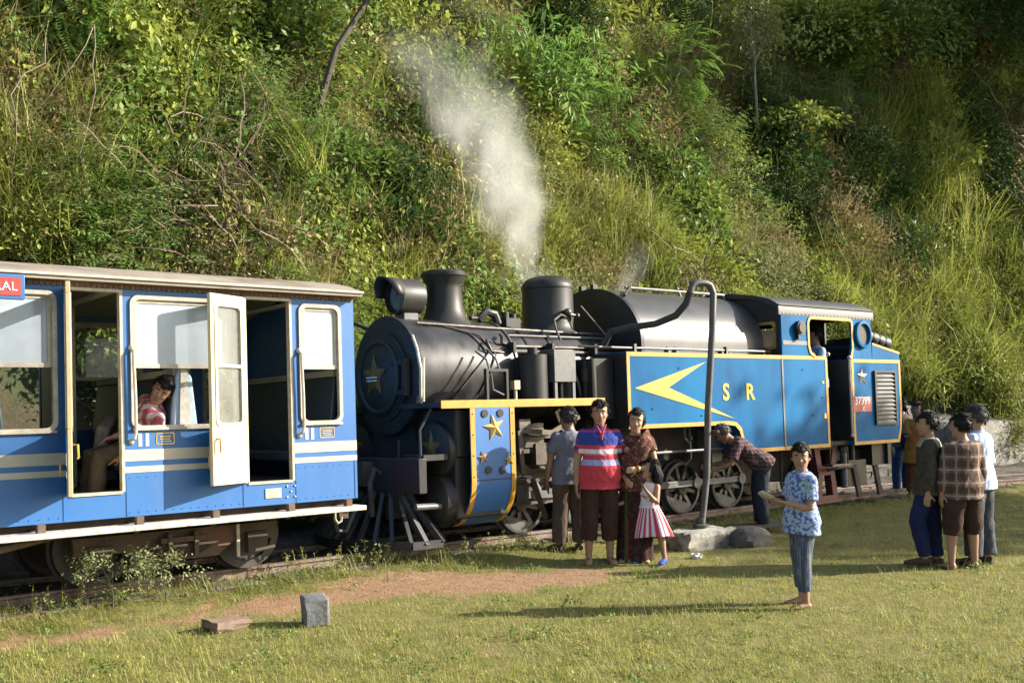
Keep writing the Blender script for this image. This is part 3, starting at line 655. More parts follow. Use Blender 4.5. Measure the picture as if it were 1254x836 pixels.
plant('twiggy_bush', 'twiggy green bush on the slope left of the engine headlamp', 'bush', (9.27,14.92,4.13), 119, (.8,.7,.55), 1500, .06,.1, 'green', .4, .03)
plant('light_green_bush', 'light green bush on the sunny grass slope above the rocks', 'bush', (23.86,12.72,1.51), 120, (.9,.7,.5), 1300, .06,.11, 'bright', .2, .03)
plant('lemon_bush', 'lemon-green bush on the slope above the concrete wall', 'bush', (24.62,12.12,2.19), 121, (.8,.7,.55), 1300, .05,.09, 'yellow', .3, .03)
plant('mid_slope_bush', 'bushy green shrub halfway up the slope right of the steam', 'bush', (13.84,14.86,4.03), 122, (.8,.7,.55), 1500, .05,.09, 'yellow', .4, .03)
plant('fern_clump', 'clump of green fern leaves between creepers and engine headlamp', 'fern', (7.14,14.19,3.69), 123, (.7,.6,.35), 140, .06,.09, 'green', .25, .03, 'frond', blobs=9)
def grass_thing(label, loc, seed, n, l0, l1, w, m, spread=.45):
    random.seed(seed); o = clump_grass(n, l0, l1, w, spread, .22, .35).build('grass_clump', LF[m], smooth=0); o.location = loc; return tag(o, label, 'grass clump')
grass_thing('large sunlit clump of tall arching grass on the right slope', (25.16,14.17,4.99), 201, 330, .9,1.9,.02,'yellow',.55)
grass_thing('pale arching grass clump beside the fern-leaved tree', (16.73,17.30,6.46), 202, 170, .7,1.3,.02,'grassy')
grass_thing('bright green grass clump at the foot of the right slope', (25.40,11.61,1.21), 203, 200, .5,.95,.018,'bright')
grass_thing('dry straw-coloured grass clump behind the coach end', (9.32,15.05,3.36), 204, 190, .6,1.1,.015,'dry')
grass_thing('tall rough grass clump on the slope above the cab', (22.09,15.11,4.68), 205, 200, .7,1.3,.018,'grassy')
def vloc(x, z):      # a point just in front of the slope
    y = 12.5
    while hz(x, y) < z and y < 30: y += .05
    return (x, y-.45, z)
def vine_thing(label, loc, seed, n, L, lf, m, sp=.12):
    random.seed(seed); o = clump_vine(n, L, lf, sp).build('hanging_vine', LF[m], smooth=0); o.location = loc; return tag(o, label, 'vine')
vine_thing('long bright creeper garland hanging over the slope above the second coach window', vloc(5.4,7.9), 301, 16, 2.0, .12, 'bright')
vine_thing('leafy creeper garland in front of the dark trunk', vloc(7.0,8.6), 302, 16, 2.2, .14, 'bright')
vine_thing('pale lit creeper garland right of the dark trunk', vloc(7.7,8.7), 303, 13, 1.5, .14, 'yellow')
vine_thing('thick creeper curtain above the first coach doorway', vloc(4.8,7.8), 304, 22, 1.5, .12, 'green', .35)
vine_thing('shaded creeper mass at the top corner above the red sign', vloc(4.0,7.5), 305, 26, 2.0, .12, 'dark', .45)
vine_thing('short creeper curtain between the dark trunk and the creeper above the coach', vloc(6.2,8.2), 306, 22, 1.2, .13, 'green', .35)
# leafless creeper stems hanging down the bank
for i, (x,y,z,L,lab) in enumerate(((4.52,13.98,6.52,3.0,'pair of bare creeper stems hanging above the first doorway'),(5.48,14.85,6.42,2.9,'bare looping creeper stems hanging above the second window'),(6.15,14.68,5.69,2.0,'short bare creeper stems hanging by the big-leaved plant'))):
    random.seed(400+i); mb = MB()
    for k in range(3):
        p = Vector((random.gauss(0,.28),random.gauss(0,.12)-.1,random.uniform(-.3,.1))); pts = [p]; d = Vector((random.gauss(0,.25),-.18,-1))
        for e in range(9): p = p+d.normalized()*L/9*random.uniform(.7,1.1); d = d*.7+Vector((random.gauss(0,.42),random.gauss(0,.12),-.35)); pts.append(p)
        mb.tube(pts, [.009]*4+[.007]*4+[.005]*2, 5)
    o = mb.build('bare_creeper', LF['twig']); o.location = (x,y,z); tag(o, lab, 'creeper')
# young trees growing out of the slope, alike but for their place
YOUNG = [(8.6,6.2,'l'),(10.6,7.6,'l'),(11.4,5.4,'f'),(12.6,8.6,'l'),(13.2,5.0,'l'),(15.4,5.6,'f'),(16.6,9.0,'l'),(18.4,7.4,'f'),(19.6,9.4,'l'),(20.4,5.8,'l'),(22.6,9.6,'l'),(24.4,7.4,'f'),(26.2,6.4,'l'),(27.4,8.4,'l'),(29.6,9.0,'l'),(17.2,4.4,'l'),(5.0,5.4,'l'),(4.3,6.0,'f')]
YM = {}
for i, (x, z, kd) in enumerate(YOUNG):
    loc = vloc(x, z); loc = (loc[0], loc[1]+.35, loc[2]-.1)
    if kd not in YM:
        YM[kd] = plant('young_tree', {'l':'young leafy tree sprouting from the tangled hillside','f':'young feathery-leaved tree sprouting from the tangled hillside'}[kd], 'tree', loc, 600+i, (.75,.65,.75), 620 if kd == 'l' else 130, *((.11,.19) if kd == 'l' else (.075,.11)), 'yellow' if kd == 'l' else 'bright', 1.0, .03, 'leaf' if kd == 'l' else 'frond', ww=.42, blobs=11, bark='palebark', group={'l':'young leafy trees on the hillside','f':'young feathery trees on the hillside'}[kd])
    else:
        o = copy_tree(YM[kd]); o.location = loc
        q = random.uniform(.75,1.35); o.scale = (q,q,q*random.uniform(.9,1.2))
        o.rotation_euler = (random.uniform(.0,.25),random.uniform(-.15,.15),random.uniform(0,6.28))
# weeds by the rails
plant('roadside_weed', 'tall pale flowering weed growing beside the coach wheel', 'weed', (2.96,8.80,.06), 130, (.30,.22,.24), 800, .02,.045, 'weed', .24, .008, blobs=12)
plant('bushy_weed', 'bushy pale weed growing in front of the coach bogie', 'weed', (3.42,8.82,.06), 131, (.25,.20,.19), 650, .02,.045, 'weed', .20, .008, blobs=11)
random.seed(77)
for i, (x, y, lab) in enumerate(((6.05,9.05,'thin upright weeds in front of the cowcatcher'),(7.35,8.92,'feathery weeds beside the first driving wheel'),(2.9,9.1,'low green weeds under the coach footboard'),(5.2,9.1,'sparse seedling weeds beside the rail under the coach end'))):
    mb = MB(); last = Vector((-.5,0,.01))
    for k in range(16):      # stems joined by a creeping runner
        p = Vector((-.5+k*.065,random.gauss(0,.06),0)); h = random.uniform(.08,.26); q = p+Vector((random.gauss(0,.04),random.gauss(0,.04),h))
        mb.tube([last, p, p.lerp(q,.5), q], [.002,.0025,.002,.0015], 3, False); last = p
        for e in range(16): leaf(mb, p.lerp(q, random.uniform(.1,1))+rdir()*.015, rdir(-.2), random.uniform(.02,.05), .016)
    o = mb.build('weed_patch', LF['grassy'], smooth=0); o.location = (x,y,gz(x,y)); tag(o, lab, 'weeds')
# tall trees beside the line, out of the picture to the right: they shade the top of the slope and part of the ground
SHADE = [((36.0,9.8,3.2),9.6,(3.4,3.0,2.6),501),((41.3,10.2,7.2),8.8,(3.6,3.4,3.0),502),((31.1,-3.3,0),9.6,(3.2,2.1,1.2),503),((30.3,11.9,4.0),9.3,(2.4,2.4,2.0),504)]
for k, (loc, th, r, sd_) in enumerate(SHADE):
    plant('tall_tree', ('broad leafy tree on the slope beyond the concrete wall','very broad leafy tree high on the slope round the hill corner','leafy tree at the far edge of the lawn','slender tall tree on the slope beyond the concrete wall')[k], 'tree', loc, sd_, r, 7000, .24,.40, 'green', th, .28, blobs=36, shell=.2)
# ------------------------------------------------------------------ passenger coach
COX = 2.0
coach = empty('railway_coach', (COX, YC, ZR), (CANT,0,0), 'blue and cream passenger coach with open doors standing before the engine', 'coach', ox=COX)
S = -1.15; X0, X1 = -3.5, 5.27
DO = [(-2.02,-1.56),(-.48,-.02),(1.04,1.50),(2.58,3.04),(4.12,4.60)]          # doorways on the near side
def bays():
    xs = [X0]; out = []
    for a, b in DO: out.append((xs[-1], a)); xs.append(b)
    out.append((xs[-1], X1)); return out
BAY = bays()
def winx(a, b): return (a+.085, b-.16) if b > 5 else (a+.075, b-.075)
for sgn in (1, -1):          # near and far side walls with real openings
    mb = MB(); y0, y1 = (S, S+.05) if sgn == 1 else (-S-.05, -S)
    for a, b in BAY:
        wa, wb = winx(a, b) if a > X0+.1 else (a+.1, b-.075)
        mb.box(a,b,y0,y1,.62,1.36); mb.box(a,b,y0,y1,2.46,2.56); mb.box(a,wa,y0,y1,1.36,2.46); mb.box(wb,b,y0,y1,1.36,2.46)
    for a, b in DO:
        mb.box(a,b,y0,y1,.62,.83); mb.box(a,b,y0,y1,2.51,2.56)
        if sgn == -1: mb.box(a,b,y0+.004,y1-.004,.83,1.36); mb.box(a,a+.04,y0+.004,y1-.004,1.36,2.51); mb.box(b-.04,b,y0+.004,y1-.004,1.36,2.51)
    mb.build('side_wall', 'coach_blue', coach)
MB().box(X1-.05,X1,S+.05,-S-.05,.62,2.56).prism([(S+.05,2.56),(-S-.05,2.56),(-.6,2.72),(0,2.77),(.6,2.72)][::-1],X1-.05,X1,'yz').build('end_wall','coach_blue',coach)
mb = MB()
for a, b in BAY:             # painted bands, a few millimetres proud
    mb.box(a+.0,b,S-.004,S-.0005,1.08,1.175); mb.box(a,b,S-.004,S-.0005,.985,1.035)
mb.build('cream_band', 'stripe', coach)
for a, b in BAY[1:]:
    for k in range(2): MB().box(a+.12+k*.06, a+.15+k*.06, S-.004, S-.0005, 1.20, 1.31).build('class_mark', 'white', coach)
for a, b in BAY[3:]: MB().frame(rrect(a+.27,a+.43,1.21,1.31,.01,1), rrect(a+.278,a+.422,1.218,1.302,.008,1), S-.004, S-.0005).box(a+.30,a+.40,S-.004,S-.0005,1.272,1.282).box(a+.30,a+.39,S-.004,S-.0005,1.252,1.260).box(a+.31,a+.40,S-.004,S-.0005,1.232,1.240).build('stencil_box','brass',coach)
for i, (a, b) in enumerate(BAY):     # windows
    wa, wb = winx(a, b) if a > X0+.1 else (a+.1, b-.075)
    for sgn in (1, -1):
        f0, f1 = (S-.018, S+.03) if sgn == 1 else (-S-.03, -S+.018)
        fr = MB().frame(rrect(wa-.012,wb+.012,1.345,2.475,.075), rrect(wa+.022,wb-.022,1.375,2.440,.06), f0, f1).build('window','alu',coach)
        g0 = S+.012 if sgn == 1 else -S-.03
        zs = 1.86 if not (sgn == -1 and i % 2) else 1.38
        MB().frame(rrect(wa+.02,wb-.02,zs,2.445,.02,2), rrect(wa+.055,wb-.055,zs+.035,2.41,.02,2), g0-.006, g0+.018).build('sash','alu',fr)
        MB().box(wa+.05,wb-.05,g0+.003,g0+.009,zs+.03,2.415).build('pane','glass' if sgn == 1 else 'clearglass',fr)
        if sgn == 1: MB().box(wa+.0,wb,S-.03,S+.02,1.335,1.357).build('sill','alu',fr)
def coach_door(a, b, ang, name='door'):
    # leaf hinged on the left jamb, swung out by ang degrees
    wd = b-a; root = bpy.data.objects.new(name, None); C.objects.link(root); root.parent = coach; root.location = (a-COX, S, 0); root.rotation_euler = (0,0,R(-ang)); root['ox'] = 0
    root.empty_display_size = .1
    lf = MB(); w0, w1, z0, z1 = .07, wd-.06, 1.36, 2.41
    lf.box(0,wd,0,.035,.84,z0); lf.box(0,wd,0,.035,z1,2.50); lf.box(0,w0,0,.035,z0,z1); lf.box(w1,wd,0,.035,z0,z1)
    lf.build('leaf','cream',root,bevel=.004)
    MB().box(.002,wd-.002,-.006,-.001,.845,z0-.03).build('outer_sheet','coach_blue',root)
    MB().box(.002,wd-.002,-.010,-.0065,1.08,1.175).box(.002,wd-.002,-.010,-.0065,.985,1.035).build('cream_band','stripe',root)
    MB().frame(rrect(w0-.015,w1+.015,z0-.015,z1+.015,.05), rrect(w0+.018,w1-.018,z0+.018,z1-.018,.04), -.008, .043).box(w0,w1,.01,.04,1.86,1.89).build('window_frame','alu',root)
    MB().box(w0,w1,.014,.02,z0,z1).build('pane','clearglass',root)
    MB().tube([(wd-.05,-.01,1.10),(wd-.05,-.05,1.10),(wd-.05,-.055,1.01),(wd-.05,-.045,1.0)],.009,6).build('handle','brass',root)
    MB().tube([(wd-.05,.04,1.24),(wd-.05,.075,1.24),(wd-.05,.08,1.14),(wd-.05,.07,1.13)],.009,6).build('handle','brass',root)
    return root
for (a, b), ang in zip(DO, (0.5, 0.5, 0.5, 106, 155)): coach_door(a+.005, b-.005, ang)
for a, b in DO[3:]:                # door frames
    MB().box(a-.004,a+.02,S-.006,S+.06,.83,2.51).box(b-.02,b+.004,S-.006,S+.06,.83,2.51).box(a+.02,b-.02,S-.006,S+.06,2.49,2.515).build('door_frame','alu',coach)
    MB().box(a+.02,b-.02,S-.012,S+.08,.815,.838).build('threshold','alu',coach)
for a, b in DO[2:]:                # grab rails right of each doorway
    MB().tube([(b+.075,S-.005,2.02),(b+.075,S-.05,2.0),(b+.075,S-.05,1.92),(b+.085,S-.05,1.6),(b+.085,S-.05,1.32),(b+.075,S-.045,1.27),(b+.06,S-.005,1.25)],.014,8).build('grab_rail','alu',coach)
    MB().ball((b+.075,S-.004,2.03),.03,10,6).ball((b+.06,S-.004,1.24),.024,10,6).build('rail_boss','alu',coach)
MB().box(4.30,4.46,S-.008,S-.0005,.68,.77).build('builders_plate','alu',coach,bevel=.003)
mb = MB()
for dx, dz in ((.50,.68),(.50,.78),(.54,.73),(.58,.68),(.58,.78)): mb.ball((4.02+dx,S-.002,dz),.011,8,5)
mb.build('rivet','alu',coach)
mb = MB()                      # rivet rows and panel seams
for a, b in BAY:
    x = a+.04
    while x < b-.02: mb.ball((x,S-.001,.655),.006,6,3); mb.ball((x,S-.001,.945),.005,6,3); x += .075
mb.build('rivet_row','coach_blue',coach)
for a, b in BAY[1:]: MB().box(a+.012,a+.03,S-.005,S-.0005,.63,.98).box(b-.03,b-.012,S-.005,S-.0005,.63,.98).build('cover_strip','coach_blue',coach)
# roof
pr = [(-1.27,2.555),(-1.27,2.60),(-1.05,2.675),(-.7,2.755),(-.3,2.815),(0,2.83),(.3,2.815),(.7,2.755),(1.05,2.675),(1.27,2.60),(1.27,2.555),(1.18,2.56),(.7,2.70),(0,2.78),(-.7,2.70),(-1.18,2.56)]
roof = MB().prism(pr, X0-.05, X1+.03, 'yz').build('roof','roof',coach)
MB().box(X0,X1+.04,-1.288,-1.272,2.585,2.605).build('drip_edge','alu',roof)
mb = MB(); x = X0
while x < X1: mb.prism([(x,2.56),(x+.045,2.56),(x+.022,2.515),(x-.01,2.525)],S-.018,S-.008); x += .045
mb.build('valance','valance',roof)
for x in (-1,1,3,4.8): MB().box(x-.03,x+.03,-1.05,1.05,2.50,2.53).build('roof_bow','inner',roof)
MB().prism([(-1.1,2.53),(0,2.74),(1.1,2.53),(1.1,2.52),(0,2.73),(-1.1,2.52)],X0,X1-.06,'yz').build('ceiling','inner',roof)
# inside
MB().box(X0,X1-.05,S+.05,-S-.05,.76,.835).build('floor','floor',coach)
def bench(x, face):   # face: direction the sitter looks
    r = MB().box(x-.16 if face > 0 else x-.28, x+.28 if face > 0 else x+.16, S+.10, 1.0, 1.0, 1.10).build('bench','seat',coach,bevel=.02)
    MB().prism([(x-face*.16,1.06),(x-face*.21,1.80),(x-face*.17,1.80),(x-face*.08,1.06)] ,S+.12,1.0).build('bench_back','seat',r,bevel=.015)
    MB().prism([(x-face*.215,1.80),(x-face*.215,1.86),(x-face*.165,1.86),(x-face*.165,1.80)],S+.12,1.0).build('back_rail','inner',r)
    MB().box(x-.02,x+.02,S+.14,S+.18,.835,1.0).box(x-.02,x+.02,.9,.94,.835,1.0).build('bench_leg','underframe',r)
for a, b in BAY[1:5]:
    c = (a+b)/2; bench(c-.23, -1); bench(c+.23, 1)
bench(4.94, -1)
MB().prism([(3.46,1.12),(3.52,1.78),(3.56,1.88),(3.62,1.88),(3.67,1.78),(3.74,1.12)],S+.07,S+.45).build('seat_cover','seat_cover',coach,bevel=.02)
MB().prism([(3.53,1.12),(3.56,1.885),(3.615,1.885),(3.65,1.12)],S+.05,S+.06).build('seat_towel','white',coach)
MB().box(3.0,3.04,.1,1.05,.835,2.5).build('partition_post','inner',coach)
# under the body
MB().box(X0,X1-.02,S+.12,S+.22,.50,.62).box(X0,X1-.02,-S-.22,-S-.12,.50,.62).box(X0,X1-.1,-.5,.5,.48,.60).box(X1-.12,X1-.02,-1.0,1.0,.42,.62).build('underframe','underframe',coach)
fb = MB().box(X0,X1-.02,-1.34,-1.12,.515,.56).build('footboard','white',coach,bevel=.006)
mb = MB()
for x in (1.0,1.75,2.35,3.12,3.78,4.5,5.1): mb.box(x-.03,x+.03,-1.28,-1.22,.56,.625).bar((x,-1.2,.5),(x,-.95,.60),.05,.03)
mb.build('footboard_bracket','bogie',fb)
MB().tube([(1.2,-1.18,.30),(2.55,-1.1,.52)],.028,8).tube([(1.2,-1.18,.30),(-1.4,-1.18,.30)],.028,8).build('truss_rod','bogie',coach)
bg_ = bpy.data.objects.new('bogie', None); C.objects.link(bg_); bg_.parent = coach; bg_['ox'] = COX; bg_.empty_display_size = .2
def bogie(x0, x1, parent):
    c = (x0+x1)/2
    for s in (-1, 1):
        y = s*.72
        MB().prism([(x0-.22,.44),(x0-.20,.28),(x0+.22,.28),(x0+.36,.17),(x1-.36,.17),(x1-.22,.28),(x1+.2,.28),(x1+.22,.44)], y-.03, y+.03).build('side_frame','bogie',parent,bevel=.006)
        mb = MB()
        for k in range(9): mb.box(c-.34+k*.022, c+.34-k*.022, y-.075, y-.035, .30-k*.013, .311-k*.013) if s < 0 else None
        for x in (x0, x1): mb.box(x-.1,x+.1,y-.10,y-.031,.17,.36) if s < 0 else mb.box(x-.1,x+.1,y+.031,y+.1,.17,.36)
        mb.build('axle_box','underframe',parent,bevel=.006)
        if s < 0:
            MB().box(c-.14,c-.10,y-.11,y-.03,.20,.42).box(c+.10,c+.14,y-.11,y-.03,.20,.42).box(c-.2,c+.2,y-.10,y-.031,.33,.38).build('spring_hanger','bogie',parent,bevel=.004)
            MB().tube([(x1-.03,y-.10,.19),(x1+.17,y-.10,.21)],.014,6).box(x1-.19,x1-.16,y-.06,y-.03,.14,.44).build('brake_link','alu',parent)
        for x in (x0, x1):
            wq = MB().lathe([(.05,-.05),(.12,-.045),(.12,-.03),(.255,-.02),(.262,-.055),(.33,-.055),(.335,.02),(.36,.03),(.36,.06),(.26,.06),(.12,.045),(.05,.05)], 32, (x, s*.53, .33), 'y').build('wheel','wheel_steel',parent)
            if s > 0: MB().cyl((x,-.6,.33),(x,.6,.33),.05).build('axle','underframe',parent)
bogie(2.95, 4.38, bg_)
mb = MB().tube([(X1,-.45,.55),(X1+.10,-.45,.50),(X1+.16,-.45,.25),(X1+.28,-.42,.22),(X1+.42,-.40,.45)],.03,8); mb.build('brake_hose','rubber',coach)
MB().bar((X1-.05,0,.55),(6.02,0,.55),.07,.10).box(5.5,5.75,-.08,.08,.49,.61).build('coupler','underframe',coach)
MB().tube([(5.1,-1.0,.5),(5.1,-1.0,.42),(5.13,-1.0,.38),(5.17,-1.0,.40),(5.17,-1.0,.44)],.012,6).build('hook','alu',coach)
# hanging destination board
sg = MB().box(1.05,2.23,-1.36,-1.30,2.37,2.56).build('destination_board','coach_blue',coach,bevel=.004); sg['label'] = 'red destination board with white lettering in a blue frame'
MB().box(1.08,2.20,-1.366,-1.361,2.395,2.535).build('sign_face','plate_red',sg)
MB().box(1.2,1.23,-1.3,-1.16,2.5,2.53).box(2.1,2.13,-1.3,-1.16,2.5,2.53).build('sign_bracket','underframe',sg)
MT['sign_white'] = mat('sign_white', (.8,.8,.78), None, 5, .5)
text_mesh('lettering','GENERAL',.098,'sign_white',sg,face_text(1.965,-1.368,2.463,COX),ox=COX)
# ------------------------------------------------------------------ steam locomotive
LOX = 10.5
loco = empty('steam_locomotive', (LOX, YC, ZR), (CANT,0,0), 'black steam tank engine with blue side tanks and yellow lining', 'locomotive', ox=LOX)
N = -1.2
def LB(mb, name, m, parent=None, bevel=0, smooth=35): return mb.build(name, m, parent or loco, bevel, smooth)
# frames
LB(MB().box(6.1,14.9,-.40,-.34,.30,.95).box(6.1,14.9,.34,.40,.30,.95).box(6.3,14.6,-.34,.34,.55,.80), 'main_frame', 'underframe')
# boiler and smokebox
BZ = 1.86
LB(MB().lathe([(.05,7.7),(.60,7.7),(.60,9.62),(.05,9.62)],48,(0,0,BZ),'x'),'boiler','boiler_grey')
sb = LB(MB().lathe([(.05,6.40),(.64,6.40),(.645,6.44),(.64,7.74),(.655,7.745),(.655,7.78),(.60,7.79),(.05,7.79)],48,(0,0,BZ),'x'),'smokebox','boiler_grey')
LB(MB().lathe([(.46,6.36),(.60,6.345),(.665,6.36),(.67,6.40),(.60,6.42),(.46,6.40)],48,(0,0,BZ),'x',ring=True),'smokebox_ring','loco_black',sb)
mb = MB()
for k in range(28): a = 2*PI*k/28; mb.ball((6.352,.625*math.cos(a),BZ+.625*math.sin(a)),.013,6,4)
LB(mb,'rivet','loco_black',sb)
dr = LB(MB().lathe([(.02,6.22),(.12,6.225),(.26,6.25),(.36,6.28),(.41,6.31),(.43,6.33),(.50,6.335),(.50,6.37),(.02,6.37)],44,(0,.03,BZ-.02),'x'),'smokebox_door','loco_black')
LB(MB().lathe([(.36,6.275),(.39,6.255),(.42,6.27),(.42,6.31),(.36,6.31)],44,(0,.03,BZ-.02),'x',ring=True),'door_ring','loco_black',dr)
LB(MB().star((.03,BZ-.01),.25,6.225,6.19,plane='yz',inner=.45),'star','dull_gold',dr)
LB(MB().box(6.17,6.21,-.06,.11,BZ-.03,BZ-.015).box(6.17,6.21,-.045,.10,BZ-.065,BZ-.05),'star_plate','sign_white',dr)
LB(MB().box(6.26,6.33,-.53,-.47,1.62,2.02).bar((6.29,-.5,1.98),(6.27,.1,1.98),.035,.05).bar((6.29,-.5,1.66),(6.27,.1,1.66),.035,.05),'door_hinge','loco_black',dr)
LB(MB().tube([(6.42,-.655,2.02),(6.40,-.68,1.9),(6.40,-.66,1.55)],.02,8).tube([(6.38,-.52,2.27),(6.36,-.63,2.12),(6.36,-.69,1.9),(6.36,-.68,1.66),(6.40,-.62,1.5)],.018,8),'ring_handrail','alu',sb)
LB(MB().tube([(6.30,.72,2.05),(6.25,.80,2.15),(6.22,.80,1.7)],.022,8).tube([(6.42,.45,2.42),(6.34,.62,2.5),(6.30,.66,2.38)],.02,8),'handrail','loco_black',sb)
LB(MB().prism([(-.35,1.35),(-.62,.75),(.62,.75),(.35,1.35)],6.45,7.5,'yz'),'saddle','loco_black')
ch = LB(MB().lathe([(.40,2.36),(.33,2.44),(.265,2.52),(.225,2.62),(.212,2.75),(.205,2.88),(.215,2.94),(.255,3.0),(.262,3.03),(.262,3.06),(.235,3.085),(.17,3.085),(.16,3.0),(.10,2.9)],36,(7.2,0,0)),'chimney','loco_black')
LB(MB().lathe([(.235,3.00),(.272,3.02),(.275,3.05),(.235,3.06)],36,(7.2,0,0),ring=True),'chimney_lip','loco_black',ch)
hl = LB(MB().lathe([(.13,6.84),(.195,6.82),(.205,6.79),(.205,6.50),(.185,6.50),(.175,6.58),(.03,6.64)],32,(0,0,2.76),'x'),'headlamp','loco_black')
vs = []; n = 18
for x, rr in ((6.52,.207),(6.40,.215)):
    for k in range(n+1): a = R(-2+184*k/n); vs.append((x-(.09*math.sin(a) if x < 6.45 else 0), rr*math.cos(a), 2.76+rr*math.sin(a)))
LB(MB().add(vs,[(k,k+1,n+2+k,n+1+k) for k in range(n)]),'lamp_hood','loco_black',hl).modifiers.new('thick','SOLIDIFY').thickness = .012
LB(MB().box(6.56,6.76,-.10,.10,2.44,2.57),'lamp_bracket','loco_grey',hl,bevel=.01)
LB(MB().lathe([(.02,6.535),(.165,6.55),(.178,6.575)],28,(0,0,2.76),'x'),'lens','clearglass',hl)
dm = LB(MB().lathe([(.40,2.38),(.345,2.44),(.328,2.50),(.326,2.97),(.332,2.975),(.332,2.99),(.315,3.03),(.27,3.085),(.18,3.12),(.08,3.135),(.01,3.138)],40,(8.82,0,0)),'steam_dome','loco_black')
LB(MB().lathe([(.327,2.955),(.336,2.96),(.336,2.98),(.327,2.985)],40,(8.82,0,0),ring=True),'dome_band','loco_black',dm)
LB(MB().tube([(7.62,-.1,2.52),(7.72,-.12,2.62),(7.85,-.12,2.60),(7.9,-.12,2.48)],.05,8).cyl((7.5,-.1,2.54),(7.64,-.1,2.54),.03).box(8.02,8.24,-.14,.06,2.42,2.56).cyl((8.08,-.04,2.56),(8.08,-.04,2.64),.05).cyl((8.2,-.04,2.56),(8.2,-.04,2.62),.045),'valve_fitting','loco_black',None)
# rear barrel casing
pr = [(-.93,1.85),(-.93,2.24)]+[(-.93*math.cos(R(a)),2.24+.76*math.sin(R(a))) for a in range(6,180,6)]+[(.93,2.24),(.93,1.85)]
fc = LB(MB().prism(pr,9.56,12.0,'yz'),'firebox_casing','barrel_grey')
LB(MB().prism([(y*1.006,2.2+(z-2.2)*1.006) for y,z in pr],9.53,9.59,'yz'),'casing_front','loco_black',fc)
LB(MB().tube([(9.95,-.28,3.02),(12.1,-.28,3.02)],.02,8).tube([(10.02,-.28,3.02),(10.0,-.32,2.92)],.02,6).tube([(11.0,-.28,3.02),(11.0,-.34,2.90)],.02,6).tube([(11.95,-.28,3.02),(11.95,-.34,2.90)],.02,6),'casing_rail','loco_grey',fc)
LB(MB().tube([(9.6,-.60,2.86),(10.02,-.30,3.03)],.02,6).box(9.52,9.60,-.12,-.06,2.98,3.06).box(9.52,9.60,.10,.16,2.98,3.06),'lifting_lug','loco_black',fc)
for x in (9.9,10.05,10.95,11.1,11.85,11.98): LB(MB().lathe([(.05,2.02),(.05,2.10),(.035,2.14),(.01,2.18)],10,(x,-1.02,0)),'filler_cap','loco_black')
# side tanks
TZ = 2.09
def tank_poly(): return [(8.98,1.17),(10.86,1.17),(10.98,1.15),(11.06,1.08),(11.09,.98),(11.09,.86),(11.13,.79),(13.10,.79),(13.10,TZ),(8.98,TZ)]
for s in (-1,1):
    a, b = (N,-.62) if s < 0 else (.62,1.2)
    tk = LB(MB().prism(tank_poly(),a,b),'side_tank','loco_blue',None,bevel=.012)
    LB(MB().box(8.968,8.977,a+.01,b-.005,1.18,TZ-.01),'tank_front','loco_black',tk); LB(MB().box(13.103,13.112,a+.01,b-.005,.80,TZ-.01),'tank_back','loco_black',tk)
    if s > 0: continue
    ln = MB(); e0, e1 = N-.005, N-.001; wv = .05
    ln.box(8.98,13.10,e0,e1,TZ-wv,TZ+.002); ln.box(8.978,8.978+wv,e0,e1,1.17,TZ-wv); ln.box(8.98+wv,10.84,e0,e1,1.168,1.168+wv)
    arc = [(10.84,1.218),(10.99,1.20),(11.10,1.12),(11.14,1.0),(11.14,.88)]; arc2 = [(10.84,1.168),(10.97,1.15),(11.055,1.08),(11.09,.98),(11.088,.86)]
    for i in range(4): ln.prism([arc2[i],arc2[i+1],arc[i+1],arc[i]],e0,e1)
    ln.box(11.09,11.14,e0,e1,.84,.88) ; ln.box(11.10,13.10-wv,e0,e1,.788,.838); ln.box(13.10-wv,13.102,e0,e1,.788,TZ-wv)
    LB(ln,'yellow_lining','trim_yellow',tk)
    LB(MB().prism([(9.10,1.655),(10.42,1.985),(9.70,1.655),(10.98,1.27)][:4] if False else [(9.10,1.655),(10.42,1.985),(9.70,1.66)],N-.006,N-.001).prism([(9.10,1.655),(9.70,1.66),(10.98,1.24)],N-.006,N-.001),'arrow','yellow',tk)
    text_mesh('letter','S',.30,'yellow',tk,face_text(10.80,N-.004,1.585,LOX),ox=LOX,bold=.008); text_mesh('letter','R',.30,'yellow',tk,face_text(11.30,N-.004,1.585,LOX),ox=LOX,bold=.008)
    LB(MB().box(12.015,12.05,N-.008,N-.001,.80,TZ-.04),'seam_strip','loco_grey',tk)
    LB(MB().tube([(8.4,-1.0,2.16),(8.95,-1.05,2.15),(12.0,-1.05,2.15)],.016,8).box(9.25,9.29,-1.08,-1.02,2.06,2.20).box(11.0,11.04,-1.08,-1.02,2.06,2.2),'tank_rail','motion',tk)
    mb = MB()
    for x,z in ((9.9,1.9),(10.3,1.30),(12.5,1.9),(12.7,1.25),(12.95,1.5),(9.4,1.4)): mb.ball((x,N-.001,z),.012,8,4)
    LB(mb,'tank_bolt','loco_black',tk)
    LB(MB().box(12.98,13.03,N-.007,N-.001,1.20,1.27).box(12.96,13.0,N-.007,N-.001,1.70,1.73),'tank_label','brass',tk)
